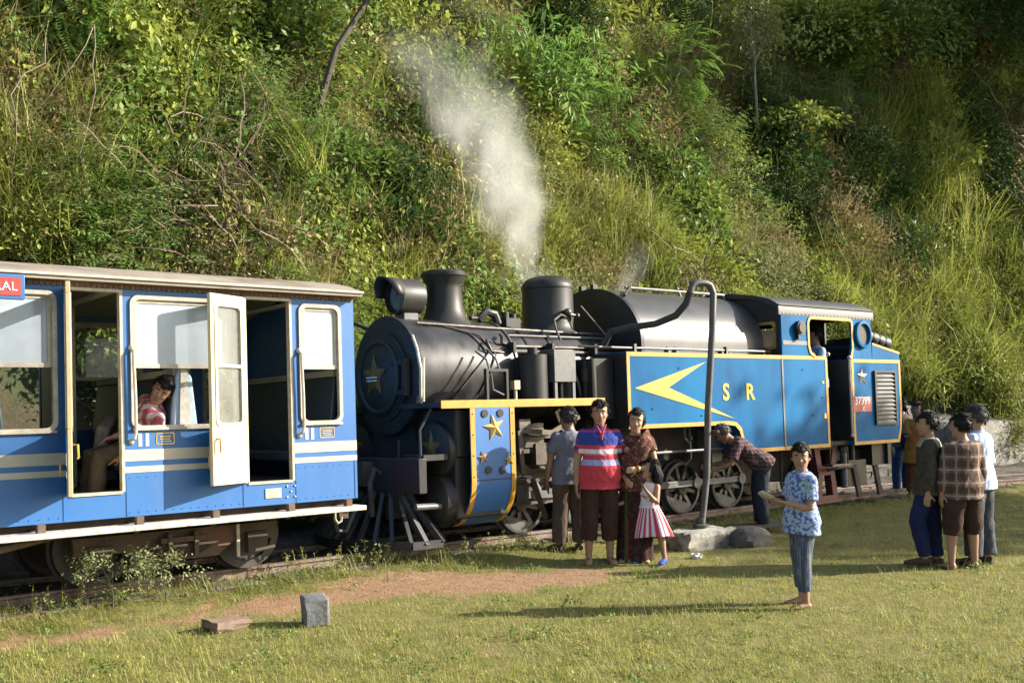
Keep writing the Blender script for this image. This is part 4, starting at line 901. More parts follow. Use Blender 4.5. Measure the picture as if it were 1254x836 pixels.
# pipes on the boiler side
def bs(x, a, r=.625): return (x, -r*math.cos(R(a)), BZ+r*math.sin(R(a)))
LB(MB().tube([bs(6.55,58,.67),bs(7.5,55,.66),bs(9.4,55)],.016,8),'boiler_pipe','motion')
LB(MB().tube([bs(7.3,47),bs(9.5,47)],.014,8),'boiler_pipe','loco_grey')
LB(MB().tube([bs(7.45,33,.66),bs(7.35,33,.70),bs(7.33,26,.72),bs(7.38,22,.68),bs(7.6,22,.64)],.014,8),'copper_bend','motion')
LB(MB().tube([bs(7.62,42,.68),bs(7.58,36,.72),bs(7.58,32,.68),bs(7.75,31),bs(9.45,31)],.02,8),'boiler_pipe','motion')
LB(MB().tube([bs(7.45,24),bs(9.45,24)],.026,8),'boiler_pipe','loco_black')
LB(MB().tube([bs(6.75,62,.66),bs(7.2,45,.66),bs(7.35,20,.665),bs(7.1,0,.66),bs(6.9,-20,.66)],.010,6).tube([bs(6.9,60,.66),bs(7.32,42,.66),bs(7.45,18,.665),bs(7.3,-4,.66),bs(7.2,-22,.66)],.010,6),'cable','rubber')
LB(MB().tube([bs(8.55,38,.66),bs(8.5,48,.74),bs(8.52,56,.80),(8.68,-.40,2.60),(8.8,-.36,2.58)],.014,8).tube([(8.78,-.36,2.62),(8.96,-.36,2.60)],.022,8).ball((8.82,-.37,2.64),.05).ball((8.98,-.37,2.60),.035).tube([(9.02,-.40,2.72),(9.28,-.55,2.36),(9.28,-.60,2.28)],.012,8),'feed_fitting','motion')
for x in (7.7,8.3,9.0): LB(MB().box(x-.02,x+.02,-.67,-.55,2.10,2.22),'pipe_clip','loco_black')
for x in (8.05,8.42,9.15): LB(MB().lathe([(.60,x-.025),(.612,x-.022),(.612,x+.022),(.60,x+.025)],48,(0,0,BZ),'x',ring=True),'boiler_band','loco_black')
for x, a in ((7.95,12),(8.25,10),(9.3,14)): LB(MB().cyl(bs(x,a,.58),bs(x,a,.64),.035,.03,12),'wash_plug','motion')
LB(MB().tube([(8.5,-.62,2.02),(8.5,-.75,1.95),(8.55,-.80,1.75),(8.6,-.80,1.55)],.022,8).tube([(7.95,-.66,1.95),(8.0,-.78,1.88),(8.0,-.82,1.6)],.018,8),'injector_pipe','motion')
# running board with its fittings
LB(MB().box(6.25,8.62,N+.012,-.45,1.475,1.53).box(6.25,8.62,.45,1.19,1.475,1.53),'running_board','loco_black')
LB(MB().box(6.25,8.60,N,N+.01,1.46,1.545),'board_edge','trim_yellow',None,bevel=.004)
LB(MB().box(7.05,7.08,-.95,-.90,1.53,1.86).box(7.33,7.36,-.95,-.90,1.53,1.86).box(7.05,7.36,-.95,-.90,1.86,1.89),'bracket_frame','loco_black')
LB(MB().tube([(7.13,-.92,1.86),(7.13,-.85,2.0),(7.1,-.7,2.1)],.012,6).tube([(7.27,-.92,1.86),(7.27,-.85,2.0),(7.27,-.7,2.12)],.012,6).tube([(7.13,-.92,1.86),(7.15,-.93,1.66),(7.30,-.93,1.6)],.012,6),'oil_pipe','loco_grey')
LB(MB().box(7.42,7.50,-.98,-.90,1.66,1.76).cyl((7.46,-.94,1.53),(7.46,-.94,1.66),.02),'lubricator','cream')
LB(MB().cyl((7.85,-.80,1.53),(7.85,-.80,2.06),.17).cyl((7.85,-.80,2.06),(7.85,-.80,2.14),.06),'ejector_pump','loco_black')
bx = LB(MB().box(8.02,8.36,-.98,-.72,1.74,2.12),'tool_box','loco_grey',None,bevel=.008)
for x in (8.03,8.31):
    for y in (-.97,-.76): LB(MB().box(x,x+.04,y,y+.035,1.53,1.74),'box_leg','loco_grey',bx)
LB(MB().cyl((8.62,-.86,1.40),(8.62,-.86,2.0),.045).cyl((8.62,-.86,1.75),(8.62,-.86,1.9),.07).cyl((8.45,-.7,1.53),(8.45,-.7,1.95),.10).box(8.60,8.95,-1.0,-.62,1.30,2.02),'pump_column','loco_black')
# cylinder block, shield and front end
cb = LB(MB().box(6.50,7.20,-1.10,-.40,.95,1.46).box(6.5,7.2,-1.08,-.40,.30,.95),'cylinder_block','loco_black',None,bevel=.02)
LB(MB().box(6.50,7.20,.40,1.10,.95,1.46).box(6.5,7.2,.40,1.08,.30,.95),'cylinder_block','loco_black',None,bevel=.02)
for s in (-1,1):
    LB(MB().lathe([(.02,6.40),(.24,6.41),(.30,6.44),(.31,6.52),(.02,6.52)],32,(0,s*.78,1.02),'x').lathe([(.02,6.34),(.20,6.35),(.27,6.40),(.30,6.52),(.02,6.52)],32,(0,s*.80,.50),'x'),'cylinder_cover','loco_black',cb)
    LB(MB().star((s*.78,1.05),.20,6.405,6.38,plane='yz'),'star','dull_gold',cb)
    LB(MB().tube([(6.36,s*.98,.45),(6.05,s*.98,.46)],.035,10),'drain_pipe','loco_grey',cb)
prof = [(N,1.46),(N,.70),(N+.01,.58),(N+.06,.44),(N+.14,.33),(N+.24,.25),(N+.36,.21)]
def sheet(prof, x0, x1, t, off):
    vs = []; fs = []; m = len(prof)
    for x in (x0, x1):
        for i, (y, z) in enumerate(prof):
            a = Vector(prof[max(i-1,0)]); b = Vector(prof[min(i+1,m-1)]); d = (b-a).normalized(); nn = Vector((d.y,-d.x))  # outward
            if nn.x > 0 and abs(nn.x) > .5: nn = -nn
            for k in (off, off-t): vs.append((x, y+nn.x*k, z+nn.y*k))
    I = lambda e,i,k: (e*m+i)*2+k
    for i in range(m-1):
        for k in (0,1): fs.append((I(0,i,k),I(1,i,k),I(1,i+1,k),I(0,i+1,k)))
        for e in (0,1): fs.append((I(e,i,0),I(e,i+1,0),I(e,i+1,1),I(e,i,1)))
    fs += [(I(0,0,0),I(0,0,1),I(1,0,1),I(1,0,0)),(I(0,m-1,0),I(1,m-1,0),I(1,m-1,1),I(0,m-1,1))]
    return MB().add(vs, fs)
sh = LB(sheet(prof,6.62,7.21,.02,0),'cylinder_shield','shield_blue')
LB(sheet(prof,6.615,6.675,.008,.008),'shield_edge','trim_yellow',sh); LB(sheet(prof,7.155,7.215,.008,.008),'shield_edge','trim_yellow',sh)
LB(MB().box(6.68,7.15,N-.006,N-.0005,.695,.705),'shield_seam','loco_black',sh)
for c, r in (((6.93,1.25),.15),((6.77,.94),.075),((7.12,.90),.075)): LB(MB().star(c,r,N-.008,N-.04,rot=R(12)),'star','gold',sh)
for c in ((6.81,1.40),(7.02,1.40),(6.84,.80),(7.03,.79)): LB(MB().cyl((c[0],N-.004,c[1]),(c[0],N-.012,c[1]),.042),'port_cover','loco_black',sh)
mb = MB()
for i in range(4):
    for x in (6.645,7.185): mb.ball((x,N-.010,1.40-i*.22),.008,6,4)
LB(mb,'shield_screw','loco_black',sh)
bb = LB(MB().box(6.02,6.12,-1.1,1.1,.60,.96),'buffer_beam','loco_black',None,bevel=.008)
MT['dark_red'] = mat('dark_red', (.035,.010,.009), (.025,.009,.008), 6, .6)
for s in (-1,1): LB(MB().box(6.014,6.019,*sorted((s*1.08,s*.55)),.62,.94),'beam_panel','dark_red',bb)
LB(MB().box(5.90,6.02,-.22,.22,.66,.92).cyl((5.75,0,.70),(6.0,0,.70),.06).tube([(6.0,.42,.8),(5.9,.42,.85),(5.82,.42,.7),(5.84,.42,.3)],.035,8).tube([(6.0,-.42,.8),(5.92,-.42,.85),(5.86,-.42,.7),(5.88,-.42,.35)],.03,8),'coupling','underframe',bb)
LB(MB().box(6.12,6.5,-1.05,-.5,.93,.99).tube([(6.1,-1.02,.96),(6.1,-1.02,1.25),(6.25,-1.02,1.46)],.016,8).tube([(6.1,-.62,.96),(6.1,-.62,1.15)],.012,8),'front_step','loco_black')
cw = MB(); top = .62
tips = [(y_/10, 5.62+.36*(abs(y_)/10)**1.6) for y_ in range(-10,11,2)]
for y, x in tips: cw.bar((6.06,y*.62,top),(x,y,.06),.04,.045)
for (y0,x0),(y1,x1) in zip(tips,tips[1:]): cw.bar((x0,y0,.07),(x1,y1,.07),.05,.10)
cw.bar((6.05,-.65,.60),(6.05,.65,.60),.05,.08); cw.bar((6.06,-.64,.62),(6.15,-1.02,.06),.06,.06).bar((5.98,-1.0,.07),(6.35,-1.02,.07),.05,.08).bar((6.15,-.66,.6),(6.35,-1.02,.07),.07,.07)
LB(cw,'cowcatcher','rubber')
# wheels and motion
def wheel(x, y, r, rot, s):
    root = LB(MB().lathe([(r*.88,-.055),(r*.97,-.055),(r,-.05),(r*1.0,.03),(r*1.07,.04),(r*1.07,.06),(r*.88,.06)],40,(0,0,0),'y',ring=True),'wheel','loco_wheel'); root.location = (x-LOX,y,r+.005)
    for v in root.data.vertices: v.co.x += LOX
    root['ox'] = 0
    sp = MB()
    for k in range(9):
        a = rot+2*PI*k/9; sp.bar((.05*math.cos(a),0,.05*math.sin(a)),(r*.90*math.cos(a),0,r*.90*math.sin(a)),.04,.05)
    sp.lathe([(.02,-.07),(.09,-.06),(.10,.0),(.09,.06),(.02,.06)],20,(0,0,0),'y')
    o = sp.build('spokes','loco_wheel',root)
    cwt = [(r*.89*math.cos(R(a)),r*.89*math.sin(R(a))) for a in range(200,311,10)]
    MB().prism([(q[0]*math.cos(rot)-q[1]*math.sin(rot)*0, q[1]) for q in cwt],-.045,.045).build('counterweight','loco_wheel',root)
    if s < 0: MB().cyl((r*.42*math.cos(rot),-.07,r*.42*math.sin(rot)),(r*.42*math.cos(rot),-.20,r*.42*math.sin(rot)),.05).build('crank_pin','motion',root)
    return root
WX = [7.80,8.73,9.66,10.60,11.54]
crot = R(25)
for x in WX:
    for s in (-1,1): wheel(x, s*.53, .345, crot, s)
    LB(MB().cyl((x,-.5,.35),(x,.5,.35),.06),'axle','underframe')
pz = .35+.345*.42*math.sin(crot); px_ = .345*.42*math.cos(crot)
LB(MB().bar((WX[0]+px_,-.70,pz),(WX[-1]+px_,-.70,pz),.035,.085),'coupling_rod','loco_grey',None,bevel=.006)
mb = MB()
for x in WX: mb.cyl((x+px_,-.665,pz),(x+px_,-.735,pz),.075)
LB(mb,'rod_bearing','loco_grey')
LB(MB().bar((7.55,-.78,.46),(WX[2]+px_,-.76,pz),.04,.09),'connecting_rod','loco_grey',None,bevel=.006)
LB(MB().cyl((7.18,-.80,.50),(7.62,-.80,.50),.03).box(7.50,7.68,-.86,-.72,.40,.60),'crosshead','motion')
LB(MB().box(7.2,8.15,-.86,-.74,.605,.645).box(7.2,8.15,-.86,-.74,.36,.395),'slide_bar','motion')
LB(MB().cyl((7.18,-.80,1.02),(7.75,-.80,.99),.03).box(7.60,7.85,-.88,-.76,.94,1.08).box(7.2,8.3,-.88,-.80,1.10,1.14),'upper_slide','motion')
vg = MB(); vg.bar((7.46,-.98,1.20),(7.50,-.98,.72),.035,.06).bar((7.50,-.98,.72),(7.80,-.98,.74),.03,.05).bar((7.46,-.98,1.20),(7.95,-.98,1.16),.03,.06).bar((7.95,-.96,1.16),(8.40,-.96,1.34),.03,.06)
vg.bar((7.62,-1.0,.66),(7.80,-1.0,.20),.035,.055).bar((8.0,-.95,1.1),(8.05,-.95,.45),.03,.06).bar((7.9,-.94,.5),(8.75,-.94,.46),.03,.06)
LB(vg,'valve_gear','gear_tan',None,bevel=.004)
LB(MB().box(7.25,7.5,-.95,-.75,1.24,1.32).box(7.45,7.62,-1.0,-.85,1.22,1.33).box(7.75,8.15,-.92,-.55,.80,1.05).cyl((7.9,-.9,.86),(7.9,-.7,.86),.12).box(7.5,7.9,-.9,-.8,1.0,1.28),'motion_bracket','motion',None,bevel=.006)
LB(MB().bar((8.1,-.9,1.42),(8.22,-.9,1.18),.04,.09),'lifting_link','motion'); LB(MB().bar((8.3,-.9,1.3),(8.5,-.9,.7),.04,.06),'radius_rod','motion')
LB(MB().tube([(10.2,-1.0,1.16),(10.2,-1.0,1.02),(10.28,-1.0,.95),(10.33,-1.0,1.02),(10.28,-1.0,1.08)],.014,6).tube([(10.35,-.95,1.16),(10.36,-.95,.75),(10.3,-.9,.66)],.012,6).cyl((9.95,-.9,.8),(9.95,-.8,.8),.05).box(10.9,11.1,-.85,-.6,.55,1.1).tube([(9.2,-.95,.85),(11.0,-.95,.85)],.018,6),'brake_rigging','loco_grey')
LB(MB().star((9.95,.86),.05,-.905,-.93),'spring_cap','gold')
LB(MB().box(8.9,13.0,-.55,.55,.80,1.75),'ash_pan','underframe')
# cab
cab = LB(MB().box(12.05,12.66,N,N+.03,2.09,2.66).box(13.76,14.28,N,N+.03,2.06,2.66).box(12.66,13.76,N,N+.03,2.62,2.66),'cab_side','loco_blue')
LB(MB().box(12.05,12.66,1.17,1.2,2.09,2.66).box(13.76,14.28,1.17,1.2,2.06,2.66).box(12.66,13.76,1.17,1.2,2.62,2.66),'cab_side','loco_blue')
rp = [(N-.004,2.655),(N-.004,2.76),(-1.17,2.82),(-1.05,2.89),(-.8,2.96),(-.4,3.03),(0,3.055),(.4,3.03),(.8,2.96),(1.05,2.89),(1.17,2.82),(1.204,2.76),(1.204,2.655),(1.17,2.655),(1.15,2.76),(.8,2.91),(0,3.0),(-.8,2.91),(-1.15,2.76),(-1.17,2.655)]
rf = LB(MB().prism(rp,12.0,14.36,'yz'),'cab_roof','cabroof')
mb = MB()
for k in range(26): mb.ball((12.08+k*.09,N-.004,2.675),.010,6,4)
LB(mb,'rivet','loco_black',rf)
LB(MB().box(12.0,14.37,N-.01,-1.17,2.79,2.805),'roof_gutter','loco_black',rf)
ro = [(-1.17,2.09),(-1.17,2.78),(-.8,2.92),(0,3.01),(.8,2.92),(1.17,2.78),(1.17,2.09)]
# front wall with two spectacle openings
fw = MB().box(12.04,12.08,-1.17,-1.10,2.0,2.68).box(12.04,12.08,-.66,.66,2.0,2.68).box(12.04,12.08,1.10,1.17,2.0,2.68).box(12.04,12.08,-1.10,-.66,2.0,2.20).box(12.04,12.08,.66,1.10,2.0,2.20).box(12.04,12.08,-1.10,-.66,2.55,2.68).box(12.04,12.08,.66,1.10,2.55,2.68).prism([(-1.15,2.68),(1.15,2.68),(1.15,2.76),(.8,2.91),(0,3.0),(-.8,2.91),(-1.15,2.76)],12.04,12.08,'yz')
fwo = LB(fw,'cab_front','loco_black')
for s in (-1,1):
    LB(MB().frame(rrect(*sorted((s*.64,s*1.12)),2.18,2.57,.05),rrect(*sorted((s*.68,s*1.08)),2.22,2.53,.05),12.02,12.04,'yz'),'spectacle_frame','brass',fwo)
bw = MB().box(14.20,14.24,-1.17,-1.02,2.2,2.68).box(14.20,14.24,-.45,.45,2.2,2.68).box(14.20,14.24,1.02,1.17,2.2,2.68).box(14.20,14.24,-1.02,-.45,2.2,2.25).box(14.20,14.24,.45,1.02,2.2,2.25).box(14.2,14.24,-1.17,1.17,.85,2.2).prism([(-1.15,2.68),(1.15,2.68),(1.15,2.76),(.8,2.91),(0,3.0),(-.8,2.91),(-1.15,2.76)],14.20,14.24,'yz')
LB(bw,'cab_back','loco_black')
LB(MB().box(12.1,14.2,-1.1,1.1,.80,.86),'cab_floor','underframe')
LB(MB().box(12.08,12.75,-.6,.6,.86,2.5).cyl((12.75,0,1.6),(12.85,0,1.6),.25).cyl((12.75,-.3,2.2),(12.80,-.3,2.2),.08).cyl((12.75,.25,2.25),(12.8,.25,2.25),.08).bar((12.8,-.35,1.95),(13.1,-.5,2.0),.02,.02),'backhead','loco_black')
# cab opening lining and hand rails
mb = MB(); p = [(13.05,TZ-.02),(12.80,TZ+.0),(12.70,2.14),(12.665,2.24),(12.665,2.56),(12.70,2.62),(12.74,2.64),(13.70,2.64),(13.755,2.62),(13.765,2.56),(13.765,2.22),(13.74,2.15),(13.715,2.07)]
for q, r_ in zip(p[1:], p[2:]): mb.bar((q[0],N-.008,q[1]),(r_[0],N-.008,r_[1]),.012,.045)
LB(mb,'opening_lining','trim_yellow',cab)
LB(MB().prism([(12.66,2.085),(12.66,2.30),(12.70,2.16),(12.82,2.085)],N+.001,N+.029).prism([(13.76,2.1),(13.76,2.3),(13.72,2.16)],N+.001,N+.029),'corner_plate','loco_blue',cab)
LB(MB().tube([(13.63,N-.03,.95),(13.63,N-.03,2.06)],.018,8).ball((13.63,N-.03,2.08),.032).ball((13.62,N-.03,.93),.028),'grab_rail','alu',cab)
LB(MB().ball((13.12,N-.01,2.12),.03),'rail_knob','alu',cab)
LB(MB().cyl((12.43,N-.005,2.48),(12.43,N-.07,2.48),.10).cyl((12.43,N-.07,2.48),(12.43,N-.085,2.48),.075).box(12.36,12.41,N-.06,N-.002,2.32,2.40),'cab_gauge','loco_black',cab)
LB(MB().box(12.07,12.66,N-.006,N-.001,2.24,2.30),'cab_strip','loco_grey',cab)
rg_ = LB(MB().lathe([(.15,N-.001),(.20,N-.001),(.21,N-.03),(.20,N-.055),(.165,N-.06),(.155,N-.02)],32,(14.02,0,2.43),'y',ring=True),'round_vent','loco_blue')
LB(MB().cyl((14.02,N-.003,2.43),(14.02,N-.02,2.43),.155),'vent_glass','loco_black',rg_)
# bunker
bk_poly = [(13.72,.79),(14.96,.79),(15.03,1.0),(15.06,1.3),(15.06,2.18),(14.30,2.31),(14.285,2.06),(13.72,2.06)]
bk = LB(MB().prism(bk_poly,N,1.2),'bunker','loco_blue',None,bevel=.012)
LB(MB().box(13.70,13.715,N+.012,1.18,.86,2.05),'bunker_front','loco_black',bk)
ln = MB(); e0, e1 = N-.005, N-.001
ln.box(13.718,13.768,e0,e1,.84,2.01).box(13.718,15.06,e0,e1,2.01,2.06).box(13.718,14.95,e0,e1,.788,.838).prism([(14.91,.838),(14.96,.79),(15.03,1.0),(14.98,1.01)],e0,e1).prism([(14.98,1.01),(15.03,1.0),(15.062,1.3),(15.012,1.3)],e0,e1).box(15.012,15.062,e0,e1,1.3,2.01).prism([(14.30,2.315),(14.30,2.28),(15.06,2.15),(15.065,2.185)],e0,e1)
LB(ln,'yellow_lining','trim_yellow',bk)
gr = LB(MB().frame([(14.29,1.07),(14.88,1.07),(14.88,1.89),(14.29,1.89)],[(14.33,1.10),(14.85,1.10),(14.85,1.86),(14.33,1.86)],N-.035,N-.001),'vent_grille','loco_black',bk)
LB(MB().box(14.33,14.85,N-.004,N-.001,1.10,1.86),'grille_back','rubber',bk)
for k in range(12): LB(MB().prism([(N-.006,1.115+k*.063),(N-.030,1.10+k*.063),(N-.030,1.112+k*.063),(N-.006,1.142+k*.063)],14.33,14.85,'yz'),'slat','loco_grey',bk)
LB(MB().star((13.99,1.80),.135,N-.004,N-.03),'star','silver',bk)
np_ = LB(MB().box(13.70,14.20,N-.014,N-.001,1.27,1.50),'number_plate','plate_red',bk,bevel=.004)
text_mesh('numerals','37399',.165,'sign_white',bk,face_text(13.95,N-.016,1.435,LOX),ox=LOX); text_mesh('numerals','X',.11,'sign_white',bk,face_text(13.97,N-.016,1.315,LOX),ox=LOX)
mb = MB()
for k in range(4): mb.lathe([(.02,14.32+k*.17),(.09,14.325+k*.17),(.105,14.37+k*.17),(.105,14.43+k*.17),(.09,14.475+k*.17),(.02,14.48+k*.17)],18,(0,-1.04,2.43-k*.032),'x')
LB(mb,'hose_coil','rubber')
LB(MB().box(14.35,15.0,-.85,1.1,2.2,2.42),'coal_load','rubber')
# running gear under the cab
LB(MB().frame([(13.18,.42),(13.62,.42),(13.72,.80),(13.10,.80)],[(13.28,.50),(13.52,.50),(13.58,.74),(13.24,.74)],-.92,-.80).frame([(13.14,-.02),(13.68,-.02),(13.60,.42),(13.20,.42)],[(13.26,.06),(13.54,.06),(13.50,.36),(13.30,.36)],-.92,-.80).box(13.02,13.72,-.94,-.78,-.05,.0),'trailing_frame','red_frame')
for s in (-1,1): wheel(13.40, s*.53, .28, 0, 1)
LB(MB().cyl((13.4,-.5,.29),(13.4,.5,.29),.05),'axle','underframe')
LB(MB().cyl((13.80,-.95,.15),(13.80,-.95,.70),.05).ball((13.80,-.95,.72),.07),'sander','loco_grey')
LB(MB().box(13.7,14.95,-.8,-.6,.50,.70).cyl((14.1,-.9,.3),(14.1,-.9,.8),.045).box(13.9,14.4,-.95,-.55,.15,.55).box(14.5,14.9,-1.0,-.5,.45,.79).tube([(13.3,-1.0,.44),(13.75,-1.0,.46),(14.0,-1.0,.44)],.02,6),'rear_fittings','loco_black')
LB(MB().tube([(12.2,-1.0,.80),(12.2,-.98,.3),(12.3,-.98,.1)],.02,6),'drain_pipe','loco_black')
LB(MB().tube([(13.16,N+.05,.78),(13.16,N+.05,.52),(13.60,N+.05,.52),(13.60,N+.05,.78)],.014,6).box(13.14,13.62,N+.0,N+.16,.50,.53),'cab_step','motion')
LB(MB().box(14.86,14.96,-1.05,1.05,.45,.80).cyl((14.96,-.75,.62),(15.28,-.75,.62),.06).lathe([(.02,15.36),(.13,15.355),(.15,15.33),(.13,15.28),(.02,15.27)],24,(0,-.75,.62),'x').lathe([(.02,15.36),(.13,15.355),(.15,15.33),(.13,15.28),(.02,15.27)],24,(0,.75,.62),'x').cyl((14.96,.75,.62),(15.28,.75,.62),.06),'rear_beam','loco_black')
for x in (14.05, 14.62):
    LB(MB().bar((x,-.96,.46),(x+.12,-.96,-.0),.04,.10).bar((x+.1,-.96,.02),(x+.5,-.96,.02),.04,.05),'guard_iron','underframe')
# ------------------------------------------------------------------ water pipe with its hose
wp = empty('water_pipe', (9.62,8.14,.23), label='tall grey standpipe bent over at the top beside the engine tank', cat='water pipe', ox=0)
lt = (.22,.02); H_ = 2.76
pts = [(0,0,-.03),(.10,.0,.6),(lt[0]*.55,0,1.4),(lt[0]*.9,0,2.3),(lt[0],0,H_)]
for dx_, dz_ in ((-.005,.06),(-.03,.105),(-.075,.125),(-.13,.13),(-.20,.128),(-.25,.11),(-.28,.065),(-.29,0.0)): pts.append((lt[0]+dx_, .02-dx_*.3, H_+dz_))
MB().tube(pts,.041,12).build('standpipe','pipe',wp)
MB().lathe([(.10,-.02),(.10,.02),(.05,.03),(.05,.10)],16,(0,0,0)).build('flange','pipe',wp)
MB().tube([(.17,-.04,1.12),(.17,-.12,1.12)],.016,8).build('tap','motion',wp)
e = Vector(pts[-1]); 
MB().tube([e+Vector((.0,0,.03)), e+Vector((-.01,.06,-.12)), e+Vector((-.08,.16,-.26)), e+Vector((-.24,.34,-.36)), e+Vector((-.46,.55,-.40)), e+Vector((-.62,.72,-.45)), e+Vector((-.66,.80,-.62))],.042,12).build('hose','rubber',wp)
# ------------------------------------------------------------------ steam
def steam(name, label, loc, h, a1, a3, r0, r1, dens, rz=0, seed=0, fade=.75):
    mb = MB(); secs = []
    for i in range(13):
        z = h*i/12; r = (r0+r1*z)*1.45; x = -(a1*z+a3*z**3); secs.append(((x,0,z),(r,0,0),(0,r,0)))
    mb.loft(secs, 18); o = mb.build(name, None, smooth=0); o.location = loc; o.rotation_euler = (0,0,rz); tag(o, label, 'steam', kind='stuff')
    m = bpy.data.materials.new(name); m.use_nodes = True; n = m.node_tree; n.nodes.clear(); L = n.links.new
    out = n.nodes.new('ShaderNodeOutputMaterial'); pv = n.nodes.new('ShaderNodeVolumePrincipled'); L(pv.outputs[0], out.inputs['Volume'])
    pv.inputs['Color'].default_value = (.95,.945,.93,1); pv.inputs['Anisotropy'].default_value = .25
    tc = n.nodes.new('ShaderNodeTexCoord'); sx = n.nodes.new('ShaderNodeSeparateXYZ')
    nz = n.nodes.new('ShaderNodeTexNoise'); nz.inputs['Scale'].default_value = 1.5; nz.inputs['Detail'].default_value = 3; nz.inputs['Roughness'].default_value = .5
    mp = n.nodes.new('ShaderNodeMapping'); mp.inputs['Location'].default_value = (seed, seed*2, 0); mp.inputs['Scale'].default_value = (1.2,1.2,.75); L(tc.outputs['Object'], mp.inputs[0]); L(mp.outputs[0], nz.inputs['Vector'])
    # warp the position with noise so that the edges billow
    va = n.nodes.new('ShaderNodeVectorMath'); va.operation = 'SUBTRACT'; L(nz.outputs['Color'], va.inputs[0]); va.inputs[1].default_value = (.5,.5,.5)
    vs_ = n.nodes.new('ShaderNodeVectorMath'); vs_.operation = 'SCALE'; vs_.inputs['Scale'].default_value = 1.15*(r0+r1*h*.5)/.5; L(va.outputs[0], vs_.inputs[0])
    vv = n.nodes.new('ShaderNodeVectorMath'); vv.operation = 'ADD'; L(tc.outputs['Object'], vv.inputs[0]); L(vs_.outputs[0], vv.inputs[1]); L(vv.outputs[0], sx.inputs[0])
    def mth(op, a, b=None, c=None):
        q = n.nodes.new('ShaderNodeMath'); q.operation = op
        for i, v in enumerate((a, b, c)):
            if v is None: continue
            if isinstance(v, (int, float)): q.inputs[i].default_value = v
            else: L(v, q.inputs[i])
        return q.outputs[0]
    X, Y, Z = sx.outputs; z3 = mth('POWER', mth('MAXIMUM', Z, 0.0), 3.0)
    cx = mth('MULTIPLY_ADD', z3, a3, mth('MULTIPLY', Z, a1)); dx = mth('ADD', X, cx)
    rad = mth('MULTIPLY_ADD', Z, r1, r0); dist = mth('SQRT', mth('ADD', mth('MULTIPLY', dx, dx), mth('MULTIPLY', Y, Y)))
    q = n.nodes.new('ShaderNodeMapRange'); q.interpolation_type = 'SMOOTHSTEP'; q.inputs[1].default_value = 1.0; q.inputs[2].default_value = .25; L(mth('DIVIDE', dist, rad), q.inputs[0])
    tp = n.nodes.new('ShaderNodeMapRange'); tp.interpolation_type = 'SMOOTHSTEP'; tp.inputs[1].default_value = h; tp.inputs[2].default_value = h*(1-fade); tp.inputs[3].default_value = 0.0; tp.inputs[4].default_value = 1.0; L(Z, tp.inputs[0])
    nf = n.nodes.new('ShaderNodeMapRange'); nf.inputs[1].default_value = .35; nf.inputs[2].default_value = .68; L(nz.outputs['Fac'], nf.inputs[0])
    L(mth('MULTIPLY', mth('MULTIPLY', mth('MULTIPLY', q.outputs[0], tp.outputs[0]), mth('MULTIPLY_ADD', nf.outputs[0], .65, .38)), dens), pv.inputs['Density'])
    o.data.materials.append(m); return o
RZ = math.atan2(RT.y, RT.x)
steam('steam_plume','tall pale plume of steam rising behind the engine dome', (8.78,10.35,2.95), 3.75, .12, .0262, .26, .19, 2.0, RZ)
steam('steam_wisp','faint wisp of steam above the rear casing of the engine', (10.4,10.3,3.15), .75, -.5, .1, .16, .25, 1.3, RZ, 3.0)
# ------------------------------------------------------------------ people
def snv(x, y, s=0.0):
    return (np.sin(x+1.7*np.sin(y*.83+s)+s*2.1)*.5+np.sin(y*1.31+1.3*np.sin(x*.71+s*1.7)+s)*.5+.35*np.sin(x*2.7+y*2.1+s*3.3)+.25*np.sin(x*4.3-y*3.9+s*5.1))/1.6
def remesh(mb, name, m, voxel, smooth=4, wrinkle=0, wf=(22,9), seed=0):
    me = bpy.data.meshes.new(name); me.from_pydata(mb.v, [], mb.f); me.update(); fixn(me)
    t = bpy.data.objects.new('tmp', me); C.objects.link(t)
    r = t.modifiers.new('r','REMESH'); r.mode = 'VOXEL'; r.voxel_size = voxel
    s = t.modifiers.new('s','SMOOTH'); s.iterations = smooth; s.factor = .5
    bpy.context.view_layer.update(); dg = bpy.context.evaluated_depsgraph_get()
    out = bpy.data.meshes.new_from_object(t.evaluated_get(dg)); bpy.data.objects.remove(t); bpy.data.meshes.remove(me)
    if wrinkle:
        n = len(out.vertices); co = np.empty(n*3, np.float32); no = np.empty(n*3, np.float32)
        out.vertices.foreach_get('co', co); out.vertices.foreach_get('normal', no); co = co.reshape(-1,3); no = no.reshape(-1,3)
        a = snv((co[:,0]+co[:,1]*.8)*wf[0]+co[:,2]*6, co[:,2]*wf[1]+co[:,1]*7, seed)
        b = snv(co[:,2]*wf[0]*.8+co[:,1]*10, co[:,0]*13-co[:,1]*9, seed+2.2)
        co += no*((a*.65+b*.35)*wrinkle)[:,None]; out.vertices.foreach_set('co', co.ravel()); out.update()
    out.name = name; out.materials.clear(); out.materials.append(m); out.shade_smooth(); return out
def skinmat(nm, c): return mat(nm, c, tuple(q*.86 for q in c), 14, .5, spec=.35, bump=.05)
SK = {'a': skinmat('skin_warm', (.36,.205,.130)), 'b': skinmat('skin_deep', (.22,.115,.07)), 'c': skinmat('skin_light', (.44,.265,.175))}
HAIR = mat('black_hair', (.006,.005,.004), (.013,.010,.008), 30, .55, spec=.22, bump=.25, bscale=60, stretch=(1,1,.25))
GREYHAIR = mat('grey_hair', (.07,.07,.07), (.03,.03,.03), 30, .6, spec=.2, bump=.25, bscale=90)
DARK = mat('eye_dark', (.012,.009,.008), None, 5, .3); LIP = mat('lip', (.22,.085,.07), None, 10, .5); TEETH = mat('eye_white', (.6,.58,.54), None, 10, .4)
LEATHER = mat('sandal_leather', (.05,.03,.02), (.08,.05,.035), 15, .6)
